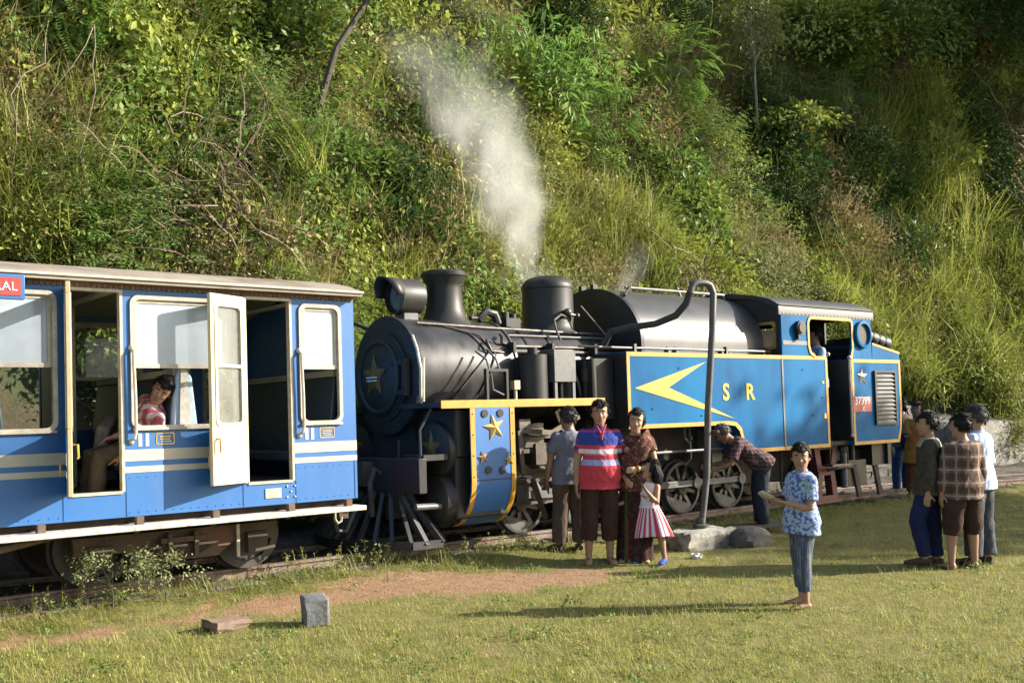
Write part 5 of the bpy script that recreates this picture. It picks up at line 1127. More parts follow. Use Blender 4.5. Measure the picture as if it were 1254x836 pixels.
def cl(nm, c1, c2=None, **k):
    d = dict(scale=9, rough=.85, spec=.15, bump=.55, bscale=26); d.update(k); return mat(nm, c1, c2 or tuple(q*.75 for q in c1), **d)
def pattern(nm, fn):      # cloth whose colour is computed from object coordinates by fn(helper) -> colour socket
    m = bpy.data.materials.new(nm); m.use_nodes = True; n = m.node_tree; L = n.links.new; b = n.nodes['Principled BSDF']
    b.inputs['Roughness'].default_value = .85; b.inputs['Specular IOR Level'].default_value = .15
    tc = n.nodes.new('ShaderNodeTexCoord'); sx = n.nodes.new('ShaderNodeSeparateXYZ'); L(tc.outputs['Object'], sx.inputs[0])
    class Hh:
        X, Y, Z = sx.outputs
        def m(s, op, a, b_=None, c=None):
            q = n.nodes.new('ShaderNodeMath'); q.operation = op
            for i, v in enumerate((a,b_,c)):
                if v is None: continue
                if isinstance(v,(int,float)): q.inputs[i].default_value = v
                else: L(v, q.inputs[i])
            return q.outputs[0]
        def mix(s, a, c, f):
            x = n.nodes.new('ShaderNodeMix'); x.data_type = 'RGBA'
            for k, v in (('A',a),('B',c)):
                if isinstance(v, tuple): x.inputs[k].default_value = (*v,1)
                else: L(v, x.inputs[k])
            if isinstance(f,(int,float)): x.inputs['Factor'].default_value = f
            else: L(f, x.inputs['Factor'])
            return x.outputs['Result']
        def band(s, v, lo, hi): return s.m('MULTIPLY', s.m('GREATER_THAN', v, lo), s.m('LESS_THAN', v, hi))
        def saw(s, v, f, w, ph=0.0): return s.m('LESS_THAN', s.m('FRACT', s.m('MULTIPLY_ADD', v, f, ph+50.0)), w)
        def noise(s, sc_, lo=.5, hi=.55):
            t = n.nodes.new('ShaderNodeTexNoise'); t.inputs['Scale'].default_value = sc_; t.inputs['Detail'].default_value = 3; L(tc.outputs['Object'], t.inputs['Vector'])
            q = n.nodes.new('ShaderNodeMapRange'); q.inputs[1].default_value = lo; q.inputs[2].default_value = hi; L(t.outputs['Fac'], q.inputs[0]); return q.outputs[0]
        def ang(s): return s.m('ARCTAN2', s.Y, s.X)
    L(fn(Hh()), b.inputs['Base Color']); 
    tb = n.nodes.new('ShaderNodeTexNoise'); tb.inputs['Scale'].default_value = 26; tb.inputs['Detail'].default_value = 5; bn = n.nodes.new('ShaderNodeBump'); bn.inputs['Strength'].default_value = .55; bn.inputs['Distance'].default_value = .02
    L(tc.outputs['Object'], tb.inputs['Vector']); L(tb.outputs['Fac'], bn.inputs['Height']); L(bn.outputs[0], b.inputs['Normal'])
    return m
V3 = lambda *a: Vector(a)
def nrm(v): return Vector(v).normalized()
def hand(mb, wrist, d, pn, k, side, curl=.35, spread=1.0):
    d = nrm(d); pn = nrm(Vector(pn)-d*Vector(pn).dot(d)); ac = d.cross(pn)*side      # ac points to the thumb side
    W = Vector(wrist)
    mb.loft([(W-d*.02*k, ac*.024*k, pn*.019*k), (W+d*.02*k, ac*.031*k, pn*.018*k), (W+d*.06*k, ac*.040*k, pn*.016*k), (W+d*.088*k, ac*.038*k, pn*.013*k)], 12)
    for i, (o, L) in enumerate(((.029,.070),(.010,.078),(-.010,.073),(-.029,.058))):
        p = W+d*.080*k+ac*o*k; pts = [p]; dd = (d+ac*o*2.2*spread).normalized()
        for seg in (.45,.32,.23):
            dd = (dd+pn*curl*(.55+.1*i)).normalized(); p = p+dd*L*seg*k*1.08; pts.append(p)
        mb.tube(pts, [.0098*k,.0092*k,.0086*k,.0072*k], 8)
    p = W+d*.028*k+ac*.028*k; dd = (d*.65+ac*.75+pn*.25).normalized(); pts = [p]
    for seg in (.035,.026,.022): p = p+dd*seg*k; dd = (dd+d*.25+pn*curl*.35).normalized(); pts.append(p)
    mb.tube(pts, [.0125*k,.0115*k,.010*k,.0085*k], 8)
def person(label, loc, yaw, H=1.7, torso=(0,0,1), head=(0,0,0), arms=None, legs=None, girth=1.0, belly=0.0, hs=1.0, skin='a', voxel=.010,
           shirt=None, pants=None, skirt=None, hair='short', hairmat=None, shoes=None, sh_yaw=0.0, lift=None, female=False, sandal=False, collar=False, group=None, legh=None):
    k = H/1.70; rootz = 0
    t = nrm(torso); y0 = Matrix.Rotation(R(sh_yaw),3,'Z') @ V3(0,1,0); side = (y0-t*y0.dot(t)).normalized(); front = side.cross(t)
    if legs is None: legs = [((.02,.04,-1),(-.03,.02,-1),8),((.02,-.04,-1),(-.03,-.02,-1),-8)]
    if arms is None: arms = [((.0,.18,-1),(.12,.06,-1),(0,-1,0)),((.0,-.18,-1),(.12,-.06,-1),(0,1,0))]
    lk = k*(2-hs)**.35 if hs > 1 else k
    P = V3(0,0,0); J = []
    for sg, (td, sd_, fy) in zip((1,-1), legs):
        hip = P+V3(0,sg*.088*k,0); kn = hip+nrm(td)*.435*lk; an = kn+nrm(sd_)*.41*lk; J.append((hip,kn,an,fy))
    low = min(j[2].z for j in J)-.068*k
    up = V3(0,0,-low) if lift is None else V3(0,0,lift)
    P = P+up; J = [(a+up,b+up,c+up,f) for a,b,c,f in J]
    tl = .52*k*(1.0 if hs <= 1 else .97); Nk = P+t*tl
    root = empty('person', loc, (0,0,R(yaw)), label, 'person', group)
    root['ox'] = 0
    bd = MB(); g = girth
    # torso
    sw = .90 if female else 1.0
    TS = [(-.07,.150,.105),(.0,.162,.118),(.10,.148,.108),(.20,.140,.104),(.32,.160,.115),(.41,.172,.108),(.465,.150,.085),(.50,.075,.062),(.53,.056,.056)]
    def tsec(f, w_, d_, grow=1.0, add=0.0):
        bl = belly*math.exp(-((f-.15)/.12)**2); c = P+t*f*k+front*(bl*.5*k); return (c, side*(w_*sw*g*k*grow+add*1.25+bl*.25*k), front*(d_*g*k*grow+add+bl*.55*k))
    bd.loft([tsec(*q) for q in TS], 20)
    if female: 
        for sg in (-1,1): bd.ball(P+t*.34*k+front*.085*k+side*sg*.07*k, .058*k, 10, 7)
    # head
    hy, hp, ht = head
    fr = Matrix((front, side, t)).transposed()
    HM = fr @ Matrix.Rotation(R(hy),3,'Z') @ Matrix.Rotation(R(hp),3,'Y') @ Matrix.Rotation(R(ht),3,'X')
    nb = Nk-t*.03*k; hc = Nk+(HM @ V3(.014,0,.140*hs))*k+ (t*.0)
    kh = k*hs*1.06
    hv = lambda x,y,z: hc+(HM @ V3(x,y,z))*kh
    ax = lambda v,s: (HM @ v)*s*kh
    bd.loft([(nb, side*.062*k, front*.06*k), (nb.lerp(hc,.45)-front*.004*k, side*.052*k, front*.055*k), (hc-(HM@V3(.012,0,.03))*kh, side*.050*k, front*.052*k)], 14)
    HS = [(-.118,.022,.024,.058),(-.105,.038,.042,.046),(-.08,.052,.062,.028),(-.045,.062,.080,.012),(0,.070,.090,.002),(.035,.074,.096,-.004),(.07,.070,.091,-.007),(.095,.053,.070,-.009),(.111,.030,.040,-.010),(.117,.008,.012,-.010)]
    bd.loft([(hv(o,0,z), ax(V3(0,1,0),w_*1.05), ax(V3(1,0,0),d_)) for z,w_,d_,o in HS], 18)
    bd.loft([(hv(.085,0,.018), ax(V3(0,1,0),.008), ax(V3(1,0,0),.010)), (hv(.094,0,-.005), ax(V3(0,1,0),.012), ax(V3(1,0,0),.014)), (hv(.098,0,-.028), ax(V3(0,1,0),.018), ax(V3(1,0,0),.016)), (hv(.090,0,-.038), ax(V3(0,1,0),.015), ax(V3(1,0,0),.010))], 10)
    for sg in (-1,1):
        bd.ball(hv(-.010,sg*.074,-.005), (.020*kh,.010*kh,.030*kh), 8, 6)
        bd.ball(hv(.078,sg*.032,.030), (.014*kh,.022*kh,.010*kh), 8, 5)      # brow
        bd.ball(hv(.066,sg*.040,-.022), (.02*kh,.02*kh,.02*kh), 8, 5)        # cheek
    # arms
    AJ = []
    for sg, (ud, fd, pn) in zip((1,-1), arms):
        s0 = Nk-t*.078*k+side*sg*.168*sw*k*(1+.4*(g-1)); el = s0+nrm(ud)*.285*k; wr = el+nrm(fd)*.245*k; AJ.append((s0,el,wr,fd))
        am = .9 if female else 1.0
        bd.ball(s0, .053*k*am*g**.5, 10, 8)
        bd.tube([s0, s0.lerp(el,.4), el, el.lerp(wr,.3), wr], [.056*k*am,.050*k*am,.041*k*am,.042*k*am,.027*k*am], 12)
        hand(bd, wr, fd, pn, k*(.93 if female else 1), sg)
    # legs and feet
    for hip, kn, an, fy in J:
        d1 = (kn-hip); d2 = (an-kn)
        bd.tube([hip+V3(0,0,.03*k), hip.lerp(kn,.35), kn, kn.lerp(an,.3), kn.lerp(an,.75), an], [.088*k*g**.5,.080*k*g**.5,.058*k,.060*k,.042*k,.038*k], 14)
        fd = Matrix.Rotation(R(fy),3,'Z') @ V3(1,0,0); fs = fd.cross(V3(0,0,1)); b0 = V3(an.x,an.y,an.z-.068*k)
        bd.loft([(b0-fd*.055*k+V3(0,0,.028*k), fs*.026*k, V3(0,0,.026*k)), (b0-fd*.02*k+V3(0,0,.04*k), fs*.034*k, V3(0,0,.040*k)), (b0+fd*.06*k+V3(0,0,.035*k), fs*.036*k, V3(0,0,.034*k)), (b0+fd*.13*k+V3(0,0,.022*k), fs*.043*k, V3(0,0,.021*k)), (b0+fd*.175*k+V3(0,0,.015*k), fs*.036*k, V3(0,0,.014*k))], 12)
        for q in range(5): bd.ball(b0+fd*(.188-.008*q)*k+fs*(-.03+.015*q)*k*(1 if fy >= 0 else -1)+V3(0,0,.012*k), (.016*k,.0085*k,.010*k), 8, 5)
    body = bpy.data.objects.new('body', remesh(bd,'body',SK[skin],voxel,2)); C.objects.link(body); body.parent = root
    def sub(nm, mb, m, par=root):
        o = mb.build(nm, m, par); return o
    # face
    fm = MB(); wm = MB(); em = MB()
    for sg in (-1,1):
        wm.ball(hv(.0835,sg*.031,.006), (.008*kh,.0135*kh,.0058*kh), 8, 5); fm.ball(hv(.0895,sg*.031,.006), (.004*kh,.0062*kh,.0056*kh), 8, 5)
        em.tube([hv(.091,sg*.014,.030), hv(.094,sg*.032,.036), hv(.080,sg*.050,.029)], .0042*kh, 6)
    sub('eye', wm, TEETH); sub('iris', fm, DARK); sub('eyebrow', em, HAIR); sub('mouth', MB().loft([(hv(.0835,.024,-.062), ax(V3(1,0,0),.003), ax(V3(0,0,1),.002)), (hv(.0925,.008,-.063), ax(V3(1,0,0),.005), ax(V3(0,0,1),.007)), (hv(.0925,-.008,-.063), ax(V3(1,0,0),.005), ax(V3(0,0,1),.007)), (hv(.0835,-.024,-.062), ax(V3(1,0,0),.003), ax(V3(0,0,1),.002))], 8), LIP)
    # hair: a shell over the skull with a hair line
    if hair:
        hm = MB(); n, m_ = 36, 24; rs = random.Random(int(H*1000)+len(label)); vs = []; tp_ = .30 if hair in ('short','bald') else .05; keep = []
        for i in range(m_+1):
            a = -PI/2+PI*i/m_
            for j in range(n):
                b = 2*PI*j/n; v = V3(math.cos(a)*math.cos(b), math.cos(a)*math.sin(b), math.sin(a)); q = 1+rs.uniform(-.02,.03)
                vs.append(hv((v.x*.106-.008)*q*(1-tp_*max(0,.15-v.z)), v.y*.086*q*(1-tp_*max(0,.15-v.z)), v.z*.127*q+.004)); keep.append(v)
        lowz = {'short':-.36,'bald':-.2,'long':-.75,'bun':-.5}[hair]; hl_ = {'short':.36,'bald':.95,'long':.44,'bun':.46}[hair]
        for i in range(m_):
            for j in range(n):
                ids = (i*n+j, i*n+(j+1)%n, (i+1)*n+(j+1)%n, (i+1)*n+j); v = sum((keep[q] for q in ids), Vector())/4
                if v.x > .30 and v.z < hl_+.25*abs(v.y): continue
                if v.x > -.05 and v.z < -.02-.3*(hair in ('long','bun')): continue
                if v.x > -.05 and v.x <= .30 and v.z < (.05 if hair in ('short','bald') else -.20): continue
                if v.z < lowz: continue
                hm.f.append(ids)
        hm.v = [tuple(q) for q in vs]
        hmat = hairmat or HAIR
        if hair == 'long':
            hm.loft([(hv(-.05,0,.02), ax(V3(0,1,0),.085), ax(V3(1,0,0),.05)), (hv(-.085,0,-.07), ax(V3(0,1,0),.092), ax(V3(1,0,0),.045)), (hv(-.10,0,-.16), ax(V3(0,1,0),.085), ax(V3(1,0,0),.035)), (hv(-.10,.0,-.22), ax(V3(0,1,0),.045), ax(V3(1,0,0),.02))], 12)
        if hair == 'bun': hm.ball(hv(-.12,0,-.06), .05*kh, 10, 8)
        fc_ = list(hm.f)      # loose strands that break the outline
        for q in range(420 if hair != 'bald' else 120):
            f_ = rs.choice(fc_[:900]); c_ = sum((Vector(hm.v[i_]) for i_ in f_), Vector())/4; out_ = (c_-hc).normalized(); tg = (HM @ V3(-.5,rs.uniform(-.4,.4),-.7)); tg = (tg-out_*tg.dot(out_)).normalized(); sd2 = tg.cross(out_)
            a_ = c_+out_*.004*kh; L_ = rs.uniform(.02,.045)*kh*(1.6 if hair == 'long' else 1)
            hm.add([a_-sd2*.004*kh, a_+sd2*.004*kh, a_+tg*L_+out_*rs.uniform(.002,.008)*kh], [(0,1,2)])
        o = sub('hair', hm, hmat); so_ = o.modifiers.new('s','SOLIDIFY'); so_.thickness = .007*kh; so_.offset = 1
    # clothing
    vx = max(voxel*1.15, .011)
    if shirt:
        mb = MB(); ad = shirt.get('ease',.016)*k; hem = shirt.get('hem',-.10); top = shirt.get('top',.505)
        secs = [(hem,.165+shirt.get('flare',0),.122+shirt.get('flare',0))]+[q for q in TS if hem+.04 < q[0] < .48]+([(.495,.085,.07),(top,.066,.066)] if shirt.get('neck',1) else [])
        mb.loft([tsec(f,w_,d_,1.0,ad+(.032*k*min(1,max(0,(.20-f)/.15)))) for f,w_,d_ in secs], 22)
        fr_ = shirt.get('sleeve', .6)
        if fr_ > 0:
            for (s0,el,wr,fd) in AJ:
                if fr_ <= 1:
                    e = s0.lerp(el, fr_); mb.ball(s0, .056*k+ad*.4); mb.tube([s0, s0.lerp(e,.5), e], [.057*k+ad*.5,.058*k+ad*.6,.060*k+ad*.9], 14)
                else:
                    f2 = fr_-1; e = el.lerp(wr, f2); mb.ball(s0, .056*k+ad*.4); mb.tube([s0, s0.lerp(el,.5), el, el.lerp(e,.5), e], [.058*k+ad*.5,.058*k+ad*.5,.055*k+ad*.5,.054*k+ad*.4,.044*k+ad*.4], 14)
        o = bpy.data.objects.new(shirt.get('name','shirt'), remesh(mb,'shirt',shirt['mat'],vx,2,.011*k,seed=H*7)); C.objects.link(o); o.parent = root
        if collar:
            c = MB(); a = P+t*.495*k
            c.loft([(a-t*.01*k, side*.078*k, front*.076*k), (a+t*.03*k, side*.066*k, front*.066*k), (a+t*.035*k, side*.060*k, front*.060*k)], 18); sub('collar', c, shirt.get('collar_mat', shirt['mat']))
    if pants:
        mb = MB(); ad = pants.get('ease',.018)*k; fr_ = pants.get('len',.97)
        mb.loft([tsec(f,w_,d_,1.0,ad*.6) for f,w_,d_ in ((-.10,.150,.11),(-.04,.165,.12),(.02,.162,.12),(.10,.150,.110))], 20)
        for hip, kn, an, fy in J:
            L1 = hip+V3(0,0,.03*k)
            w0, w1, w2 = .088*k*g**.5+ad*.7, .066*k+ad*1.3, pants.get('hemw',.055)*k+ad
            if fr_ > .5:
                e = kn.lerp(an, (fr_-.5)*2); mb.tube([L1, hip.lerp(kn,.4), kn, kn.lerp(e,.5), e], [w0,.088*k*g**.5+ad,w1,(w1+w2)/2,w2], 16)
            else:
                e = hip.lerp(kn, fr_*2); mb.tube([L1, hip.lerp(e,.5), e], [w0,.09*k+ad*1.2,.078*k+ad*1.8], 16)
        o = bpy.data.objects.new(pants.get('name','trousers'), remesh(mb,'trousers',pants['mat'],vx,2,.012*k,(16,12),seed=H*5)); C.objects.link(o); o.parent = root
    if skirt:
        mb = MB(); n = 40; vs = []; top, bot = skirt['top'], skirt['bot']; rows = 14; fo = skirt.get('folds',9); fa = skirt.get('amp',.03)
        for i in range(rows+1):
            f = i/rows; z = P.z+top*k+(bot-(P.z+top*k))*f; cw_ = skirt.get('w0',.15)*k+(skirt['w1']-skirt.get('w0',.15))*k*f**skirt.get('pow',1.0); cd = skirt.get('d0',.115)*k+(skirt['d1']-skirt.get('d0',.115))*k*f**skirt.get('pow',1.0)
            for j in range(n):
                a = 2*PI*j/n; r_ = 1+fa*(.3+f)*math.sin(fo*a+f*1.5)+fa*.6*f*math.sin(2*a+1); zz = z+skirt.get('slant',0)*f*math.sin(a+.5)
                vs.append((P.x+skirt.get('dx',0)*f+cd*r_*math.cos(a), P.y+skirt.get('dy',0)*f+cw_*r_*math.sin(a), zz))
        fs = [(i*n+j, i*n+(j+1)%n, (i+1)*n+(j+1)%n, (i+1)*n+j) for i in range(rows) for j in range(n)]
        mb.add(vs, fs); o = sub(skirt.get('name','skirt'), mb, skirt['mat']); s_ = o.modifiers.new('s','SOLIDIFY'); s_.thickness = .006; o.modifiers.new('ss','SUBSURF').render_levels = 1
    if shoes or sandal:
        mb = MB()
        for hip, kn, an, fy in J:
            fd = Matrix.Rotation(R(fy),3,'Z') @ V3(1,0,0); fs = fd.cross(V3(0,0,1)); b0 = V3(an.x,an.y,an.z-.068*k)
            if sandal:
                mb.loft([(b0-fd*.07*k+V3(0,0,-.004), fs*.03*k, fd*.001+V3(0,0,.008*k)), (b0+fd*.05*k+V3(0,0,-.004), fs*.042*k, V3(0,0,.008*k)), (b0+fd*.14*k+V3(0,0,-.004), fs*.050*k, V3(0,0,.008*k)), (b0+fd*.205*k+V3(0,0,-.004), fs*.03*k, V3(0,0,.008*k))], 12)
                mb.tube([b0+fd*.09*k+fs*.045*k+V3(0,0,.01), b0+fd*.10*k+V3(0,0,.058*k), b0+fd*.09*k-fs*.045*k+V3(0,0,.01)], .010*k, 6)
            else:
                mb.loft([(b0-fd*.07*k+V3(0,0,.03*k), fs*.030*k, V3(0,0,.034*k)), (b0-fd*.02*k+V3(0,0,.042*k), fs*.040*k, V3(0,0,.046*k)), (b0+fd*.07*k+V3(0,0,.036*k), fs*.043*k, V3(0,0,.040*k)), (b0+fd*.15*k+V3(0,0,.026*k), fs*.050*k, V3(0,0,.030*k)), (b0+fd*.215*k+V3(0,0,.018*k), fs*.036*k, V3(0,0,.020*k)), (b0+fd*.228*k+V3(0,0,.016*k), fs*.015*k, V3(0,0,.010*k))], 14)
        sub('sandals' if sandal else 'shoes', mb, shoes or LEATHER)
    return dict(root=root, P=P, N=Nk, AJ=AJ, hv=hv, k=k, t=t, side=side, front=front, J=J, sub=sub)

# --- family group in front of the engine
def polo(h):
    red, blue, wht, pale, pink = (.46,.055,.075), (.035,.055,.24), (.68,.58,.60), (.30,.33,.52), (.56,.20,.22)
    c = h.mix(red, pale, h.band(h.Z,1.055,1.115)); c = h.mix(c, pink, h.band(h.Z,1.165,1.20)); c = h.mix(c, wht, h.band(h.Z,1.18,1.225)); c = h.mix(c, blue, h.m('GREATER_THAN',h.Z,1.265))
    sl = h.m('GREATER_THAN', h.m('ABSOLUTE',h.Y), .235)
    c2 = h.mix(blue, red, h.saw(h.Z,16.0,.5)); c = h.mix(c, c2, h.m('MULTIPLY', sl, h.m('LESS_THAN',h.Z,1.33)))
    return h.mix(c, red, h.band(h.Z,1.405,1.425))
FACE_CAM = -129.5
p1 = person('man in a red and blue striped polo shirt standing beside the woman in the sari', (7.88,8.08,.0), FACE_CAM+4, 1.73, girth=1.05, belly=.06, skin='a', head=(-4,0,0),
    arms=[((-.30,.45,-1),(-.3,.5,-.7),(0,-1,0)),((.02,-.24,-1),(.14,-.04,-1),(0,1,0))], shirt=dict(mat=pattern('polo_stripes',polo),sleeve=.72,hem=-.13,ease=.02), collar=True,
    pants=dict(mat=cl('brown_shorts',(.055,.030,.022)),len=.79,ease=.02,hemw=.068,name='shorts'), sandal=True, voxel=.009)
p1['sub']('collar', MB().prism([(-.04,1.50),(0,1.36),(.04,1.50)],.150,.165,'yz') if False else MB().tube([(.088,.055,1.485),(.150,.012,1.40),(.168,.0,1.33)],.012,6).tube([(.088,-.055,1.485),(.150,-.012,1.40),(.168,0,1.33)],.012,6), cl('polo_collar',(.46,.055,.075)))
SUNGL = None
def sari(h):
    c = h.mix((.085,.034,.026),(.17,.080,.055), h.noise(22,.45,.62)); c = h.mix(c,(.045,.018,.016), h.noise(55,.52,.60))
    return h.mix(c,(.24,.14,.10), h.m('MULTIPLY', h.saw(h.m('ADD',h.m('MULTIPLY',h.Y,.8),h.Z),9.0,.12,.4), h.noise(40,.45,.55)))
def sariskirt(h):
    c = h.mix((.030,.015,.014),(.055,.026,.022), h.noise(20)); b = h.band(h.Y,-.10,-.075)
    c = h.mix(c,(.05,.075,.02), b); return h.mix(c,(.16,.02,.018), h.m('MULTIPLY', h.band(h.Y,-.075,-.055), h.m('LESS_THAN', h.Z, .48)))
p2 = person('smiling woman in a brown draped sari standing between the man and the girl', (8.24,7.90,.0), FACE_CAM-10, 1.64, female=True, girth=1.12, skin='c', hair='bun', head=(2,4,-6),
    arms=[((.12,.26,-1),(.62,-.78,-.12),(-.7,-.5,0)),((-.05,-.20,-1),(.5,.35,-.4),(-.5,.5,0))], shirt=dict(mat=pattern('sari_print',sari),sleeve=.45,hem=-.12,ease=.014,name='blouse'),
    skirt=dict(mat=pattern('sari_skirt',sariskirt),top=.10,bot=.02,w0=.165,w1=.215,d0=.13,d1=.19,folds=11,amp=.045,name='sari_skirt'), voxel=.009, sandal=True)
# the loose end of the sari: a pleated sheet from the right hip over the left shoulder and down the back
def pallu(P):
    pts = [(.10,-.17,1.02),(.165,-.09,1.10),(.17,.02,1.20),(.15,.10,1.30),(.10,.145,1.38),(.0,.155,1.425),(-.09,.15,1.38),(-.135,.14,1.22),(-.15,.14,1.0),(-.16,.14,.72)]
    mb = MB(); vs = []; n = 7
    for i, p in enumerate(pts):
        a = Vector(pts[max(i-1,0)]); b = Vector(pts[min(i+1,len(pts)-1)]); d = (b-a).normalized(); out = Vector((p[0],p[1]*.6,0.02)).normalized(); w_ = d.cross(out).normalized()
        for j in range(n): vs.append(Vector(p)+w_*(j-3)*.030+out*(.022+.010*math.sin(j*2.4+i)))
    return mb.add(vs, [(i*n+j,i*n+j+1,(i+1)*n+j+1,(i+1)*n+j) for i in range(len(pts)-1) for j in range(n-1)])
o = p2['sub']('sari_drape', pallu(None), pattern('sari_drape',sari)); o.scale = (1.02,1.0,.965); o.modifiers.new('s','SOLIDIFY').thickness = .006; o.modifiers.new('ss','SUBSURF').render_levels = 2
o = p2['sub']('bracelet', MB().lathe([(.036,-.012),(.040,0),(.036,.012)],16), MT['brass']); wv_ = p2['AJ'][0][2]; o.location = wv_; o.rotation_euler = Vector(p2['AJ'][0][3]).to_track_quat('Z','Y').to_euler()
def dress(h):
    a = h.ang(); st = h.saw(a, 3.2, .5); c = h.mix((.66,.58,.60),(.50,.060,.085), st)
    body = h.mix((.68,.62,.64),(.50,.12,.14), h.m('MULTIPLY', h.noise(30,.56,.6), h.band(h.Z,.62,.74)))
    return h.mix(c, body, h.m('GREATER_THAN', h.Z, .60))
p3 = person('small girl in a pink and white striped dress leaning against the woman', (8.26,7.72,.0), 188, 1.13, hs=1.28, skin='a', hair='long', head=(-38,-12,6),
    arms=[((.35,.22,-.9),(.45,-.42,.75),(-.6,.2,.4)),((.30,-.45,-.85),(.75,-.35,-.25),(0,.5,-1))], legs=[((-.02,.42,-1),(-.05,.16,-1),14),((.12,-.06,-1),(-.05,-.03,-1),-6)],
    shirt=dict(mat=pattern('dress_top',dress),sleeve=0,hem=.05,ease=.008,name='bodice'), skirt=dict(mat=pattern('dress_skirt',dress),top=.16,bot=.27,w0=.135,w1=.40,d0=.11,d1=.27,folds=7,amp=.08,slant=.05,dy=.035,name='dress_skirt',pow=.85), shoes=cl('blue_shoes',(.04,.09,.42)), voxel=.008)
p3['sub']('sunglasses', MB().tube([p3['hv'](.092,.055,.012),p3['hv'](.104,.03,.006),p3['hv'](.106,0,.010),p3['hv'](.104,-.03,.006),p3['hv'](.092,-.055,.012),p3['hv'](.0,-.082,.016)],.010,6), mat('sunglass_white',(.6,.6,.62),(.1,.1,.1),20,.3))
# hair falling over the girl's shoulder
p3['sub']('hair_locks', MB().tube([p3['hv'](-.06,-.05,.04),p3['hv'](-.12,-.06,-.06),p3['hv'](-.13,-.05,-.16),p3['hv'](-.10,-.03,-.22)],[.05,.055,.04,.012],8).tube([p3['hv'](-.05,.05,.04),p3['hv'](-.10,.08,-.06),p3['hv'](-.11,.07,-.16),p3['hv'](-.08,.06,-.24)],[.05,.055,.04,.012],8), HAIR)
# --- boy with a phone
def boyshirt(h):
    c = h.mix((.34,.42,.60),(.075,.12,.28), h.noise(34,.50,.56)); return h.mix(c,(.16,.42,.05), h.m('MULTIPLY', h.noise(9,.60,.64), h.m('GREATER_THAN',h.Z,1.0)))
def boypants(h): return h.mix((.060,.075,.105),(.17,.19,.22), h.saw(h.m('ADD',h.Y,h.m('MULTIPLY',h.X,.35)),46.0,.30))
b = person('boy in a blue patterned shirt turning round with a phone in his hands', (7.72,5.41,.0), 150, 1.42, hs=1.06, skin='a', head=(52,2,2), sh_yaw=10,
    arms=[((.12,.16,-1),(.95,-.22,.22),(.1,-.3,1)),((.10,-.18,-1),(.95,.22,.26),(.1,.3,1))], legs=[((.10,.10,-1),(-.06,.04,-1),10),((-.06,-.03,-1),(-.10,-.04,-1),-6)],
    shirt=dict(mat=pattern('boy_print',boyshirt),sleeve=.72,hem=-.13,ease=.026), collar=True, pants=dict(mat=cl('boy_stripes',(.060,.075,.105),(.15,.17,.20),scale=70,stretch=(1,1,.02),lo=.5,hi=.58),len=.86,ease=.014,hemw=.058), voxel=.008)
w1 = b['AJ'][0]; w2 = b['AJ'][1]; pm = (w1[2]+w2[2])/2+nrm(Vector(w1[3])+Vector(w2[3]))*.10*b['k']
ph = MB().box(-.065,.065,-.033,.033,-.005,.005).build('phone', mat('phone_body',(.55,.53,.50),(.4,.38,.36),8,.35), bevel=.003)
MB().box(-.058,.058,-.029,.029,.0055,.0065).build('screen', DARK, ph)
bm4 = b['root']; bpy.context.view_layer.update(); ph.location = bm4.matrix_world @ (pm+V3(.02,0,.035)); ph.rotation_euler = (R(20),R(-25),R(150)); tag(ph, 'pale mobile phone held by the boy in both hands', 'phone')
# --- man seen from behind beside the motion
person('man in a grey short-sleeved shirt seen from behind looking at the wheels', (7.98,8.66,.05), 62, 1.60, skin='a', head=(30,8,0), arms=[((.04,.24,-1),(.22,.10,-1),(0,-1,0)),((.10,-.16,-1),(.30,-.05,-1),(0,1,0))],
    shirt=dict(mat=cl('grey_shirt',(.20,.21,.25),(.155,.16,.195)),sleeve=.7,hem=-.12,ease=.024), collar=True, pants=dict(mat=cl('taupe_trousers',(.115,.085,.065)),ease=.026,hemw=.07), shoes=LEATHER, legs=[((.02,.05,-1),(-.02,.03,-1),15),((.06,-.06,-1),(-.05,-.04,-1),-10)], hairmat=mat('greying_hair',(.05,.05,.05),(.02,.02,.02),30,.5,bump=.6,bscale=90))
# --- man bending towards the wheel
def plaid(c1, c2, c3, f, w_=.5):
    def fn(h):
        u = h.m('ADD', h.Y, h.m('MULTIPLY', h.X, .6)); c = h.mix(c1, c2, h.m('MULTIPLY', h.saw(u,f,w_), .75)); c = h.mix(c, c2, h.m('MULTIPLY', h.saw(h.Z,f,w_), .65)); return h.mix(c, c3, h.m('MAXIMUM', h.saw(u,f,.10,.25), h.saw(h.Z,f,.10,.25)))
    return fn
person('man in a dark checked shirt bending down towards the driving wheel', (10.98,8.30,.05), 140, 1.58, torso=(.80,0,.60), skin='b', hair='bald', hairmat=GREYHAIR, head=(0,-8,0),
    arms=[((.40,.12,-1),(.9,.05,-.30),(0,-1,0)),((.28,-.14,-1),(.9,.1,-.15),(0,1,0))], legs=[((.10,.06,-1),(-.12,.02,-1),8),((.04,-.05,-1),(-.10,-.02,-1),-6)],
    shirt=dict(mat=pattern('dark_check',plaid((.10,.055,.055),(.035,.03,.035),(.22,.12,.11),20)),sleeve=.75,hem=-.10,ease=.022), pants=dict(mat=cl('dark_jeans',(.028,.035,.050)),ease=.022,hemw=.068), shoes=LEATHER)
